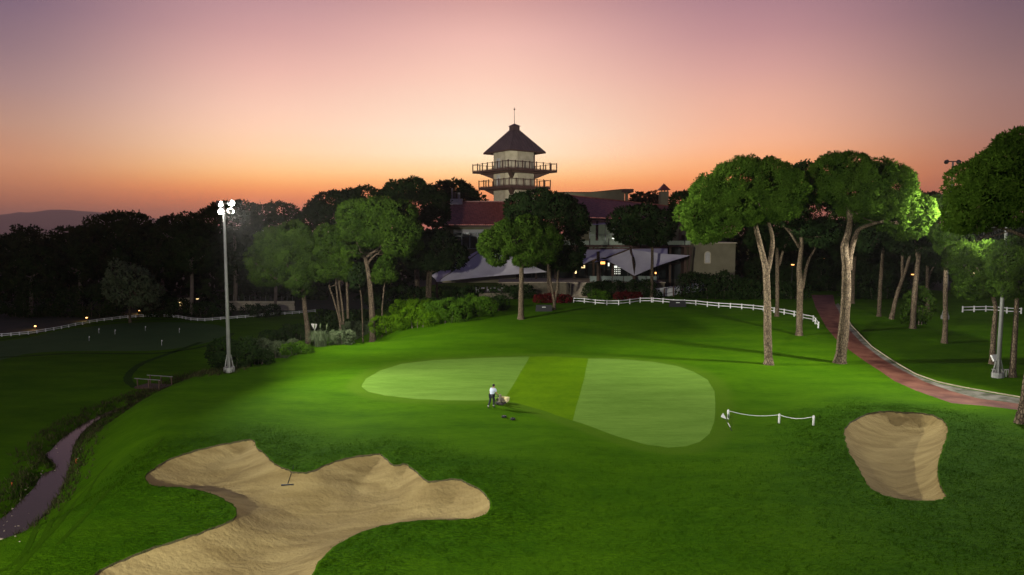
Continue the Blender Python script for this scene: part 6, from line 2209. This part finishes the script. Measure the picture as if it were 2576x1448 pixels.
# ------------------------------------------------------------------ long grass in the rough and round the bunkers
nb = 200000
cand = np.column_stack([rng.uniform(-30, 34, nb), rng.uniform(20, 54, nb)])
cand = cand[np.abs(cand[:, 0]) < 0.8 * cand[:, 1] + 2]
dBc = np.minimum(sdist(cand, P_BIG), sdist(cand, P_SMALL))
gmc = np.minimum(np.minimum(sdist(cand, P_GL), sdist(cand, P_GS)), sdist(cand, P_GR))
rc = (1 - sstep(dBc, 0.3, 6.0))
rc = np.maximum(rc, 0.85 * sstep(cand[:, 0] - 0.35 * (cand[:, 1] - 25), 7, 20) * (1 - sstep(cand[:, 1], 37, 48)))
rc = np.maximum(rc, 0.45 * (1 - sstep(cand[:, 1], 30, 46)) * sstep(cand[:, 0], -6, 4))
clumpn = 0.5 + 0.5 * np.sin(cand[:, 0] * 1.7 + 2 * np.sin(cand[:, 1] * 0.9)) * np.sin(cand[:, 1] * 1.5 + 1.3 * np.sin(cand[:, 0] * 1.1))
okk = (dBc > -0.04) & (gmc > 2.5) & (rng.uniform(0, 1, len(cand)) < rc * (0.35 + 0.65 * clumpn)) & (segdist(cand, B_EDGE, False) > 1.0) & inside(cand, LAWN_SIDE)
cand = cand[okk]
hc_ = height(cand)
n = len(cand)
vs, fs, pf = [], [], []
off = 0
for k in range(3):
    a = rng.uniform(0, 2 * np.pi, n)
    ln = rng.uniform(0.03, 0.085, n)
    ox = rng.normal(0, 0.05, (n, 2))
    lean = rng.uniform(0.3, 1.0, n) * ln
    bx_, by_ = cand[:, 0] + ox[:, 0], cand[:, 1] + ox[:, 1]
    sx_, sy_ = -np.sin(a) * 0.014, np.cos(a) * 0.014
    v = np.stack([np.column_stack([bx_ - sx_, by_ - sy_, hc_ - 0.02]), np.column_stack([bx_ + sx_, by_ + sy_, hc_ - 0.02]), np.column_stack([bx_ + np.cos(a) * lean, by_ + np.sin(a) * lean, hc_ + ln])], 1)
    vs.append(v.reshape(-1, 3))
    fs.append(np.arange(n * 3).reshape(-1, 3) + off)
    off += 3 * n
    pf.append(np.repeat(np.column_stack([np.cos(a) * 0.35, np.sin(a) * 0.35, np.ones(n)]), 3, 0))
o = mesh_obj('rough_grass', np.vstack(vs), np.vstack(fs), M_BLADE)
a_ = o.data.attributes.new('puff', 'FLOAT_VECTOR', 'POINT')
a_.data.foreach_set('vector', np.vstack(pf).astype(np.float32).ravel())
tag(o, 'long rough grass round the bunkers and on the near slope', None, None, 'stuff')

# ------------------------------------------------------------------ coarse grass on the stream banks and in the ditch
DITCH = np.array([ground(*z8(*p))[:2] for p in [(600, 280), (660, 235), (720, 205), (800, 170), (870, 150), (960, 110), (1050, 90), (1120, 85)]])
nb = 60000
cand = np.column_stack([rng.uniform(-45, -12, nb), rng.uniform(24, 84, nb)])
dcr = np.minimum(np.abs(sdist(cand, P_CREEK)), segdist(cand, DITCH, False))
okk = (dcr < rng.uniform(0, 1, nb) ** 2 * 2.6) & (sdist(cand, P_CREEK) > 0.1)
cand = cand[okk]
hc_ = height(cand)
n = len(cand)
vs, fs, pf, off = [], [], [], 0
for k in range(4):
    a = rng.uniform(0, 2 * np.pi, n)
    ln = rng.uniform(0.12, 0.42, n)
    lean = rng.uniform(0.3, 0.9, n) * ln
    bx_, by_ = cand[:, 0] + rng.normal(0, 0.08, n), cand[:, 1] + rng.normal(0, 0.08, n)
    sx_, sy_ = -np.sin(a) * 0.03, np.cos(a) * 0.03
    v = np.stack([np.column_stack([bx_ - sx_, by_ - sy_, hc_ - 0.02]), np.column_stack([bx_ + sx_, by_ + sy_, hc_ - 0.02]), np.column_stack([bx_ + np.cos(a) * lean, by_ + np.sin(a) * lean, hc_ + ln])], 1)
    vs.append(v.reshape(-1, 3))
    fs.append(np.arange(n * 3).reshape(-1, 3) + off)
    off += 3 * n
    pf.append(np.repeat(np.column_stack([np.cos(a) * 0.5, np.sin(a) * 0.5, np.ones(n)]), 3, 0))
o = mesh_obj('bank_grass', np.vstack(vs), np.vstack(fs), leafmat('bank_grass_blades', (0.022, 0.030, 0.008), (0.075, 0.075, 0.028), 0.2, 1.0, 0.5))
a_ = o.data.attributes.new('puff', 'FLOAT_VECTOR', 'POINT')
a_.data.foreach_set('vector', np.vstack(pf).astype(np.float32).ravel())
tag(o, 'coarse dull grass along the stream banks and the ditch by the footbridge', None, None, 'stuff')

# ------------------------------------------------------------------ far wood closing the view behind the named trees
lb = []
for x in np.arange(-260, 290, 9.0):
    for Yw in (172, 186, 202):
        xx = x + rnd.uniform(-4, 4)
        top = 9.0 if xx < -118 else (13.5 if xx < -20 else (9.0 if xx < 60 else 14.5))
        top += rnd.uniform(-2.5, 1.0)
        lb.append((xx, Yw + rnd.uniform(-5, 5), (top - 5) / 2, 7.5, 6.0, (top + 5) / 2))
fw_ = foliage('far_wood', lb, 1.9, M_PINE_SHADED, None, 2.3, 0.4, 0.2, 0.6)
tag(fw_, 'far dark wood closing the view behind the nearer pines', None, None, 'stuff')

# ------------------------------------------------------------------ distant hills
def hills(name, prof, Y, th):
    vs, fs = [], []
    n = len(prof)
    for j, (k, dy) in enumerate(((1.0, 0.0), (0.75, -th * 0.3), (0.35, -th * 0.6), (0.0, -th), (0.8, th * 0.4), (0.0, th))):
        for i, (px, py) in enumerate(prof):
            p = at(px, py, Y)
            z = ZLOW - 5 + (p[2] - ZLOW + 5) * k + (rnd.uniform(-1, 1) * 6 if 0 < k < 1 else 0)
            vs.append((p[0], Y + dy, z))
    for a, b in ((0, 1), (1, 2), (2, 3)):
        for i in range(n - 1):
            fs.append((a * n + i, b * n + i, b * n + i + 1, a * n + i + 1))
    for a, b in ((0, 4), (4, 5)):
        for i in range(n - 1):
            fs.append((a * n + i, a * n + i + 1, b * n + i + 1, b * n + i))
    o = mesh_obj(name, vs, fs, pmat('hazy_hillside', (0.30, 0.24, 0.19), (0.36, 0.29, 0.23), 0.004, 0.95), None, True)  # hill colour paled to add the brightness of haze
    tag(o, None, None, None, 'structure')


hp = [(-300, 575), (-200, 545), (-60, 543), (0, 541), (30, 538), (52, 534), (70, 536), (92, 533), (130, 528), (180, 529), (230, 533), (300, 540), (360, 548), (420, 552), (480, 560), (560, 570), (640, 578), (760, 583)]
hp2 = []
for (a, b), (c, d) in zip(hp[:-1], hp[1:]):
    for k in range(5):
        hp2.append((a + (c - a) * k / 5, b + (d - b) * k / 5 + (rnd.uniform(-0.7, 0.7) if k else 0)))
hp2.append(hp[-1])
hills('hills', hp2, 7800, 1200)

# ------------------------------------------------------------------ evening haze
USE_HAZE = True
if USE_HAZE:
    mh = bpy.data.materials.new('evening_haze')
    mh.use_nodes = True
    tt = mh.node_tree
    tt.nodes.clear()
    vo = tt.nodes.new('ShaderNodeVolumePrincipled')
    vo.inputs['Color'].default_value = (0.9, 0.88, 0.86, 1)
    vo.inputs['Density'].default_value = 0.0001
    vo.inputs['Anisotropy'].default_value = 0.72
    oo = tt.nodes.new('ShaderNodeOutputMaterial')
    tt.links.new(vo.outputs[0], oo.inputs['Volume'])
    hb_ = MB().box((0, 0, 150 - 5), (20000, 20000, 320)).build('haze', mh)
    hb_.location.z = 2
    tag(hb_, 'thin evening haze hanging over the course', None, None, 'stuff')
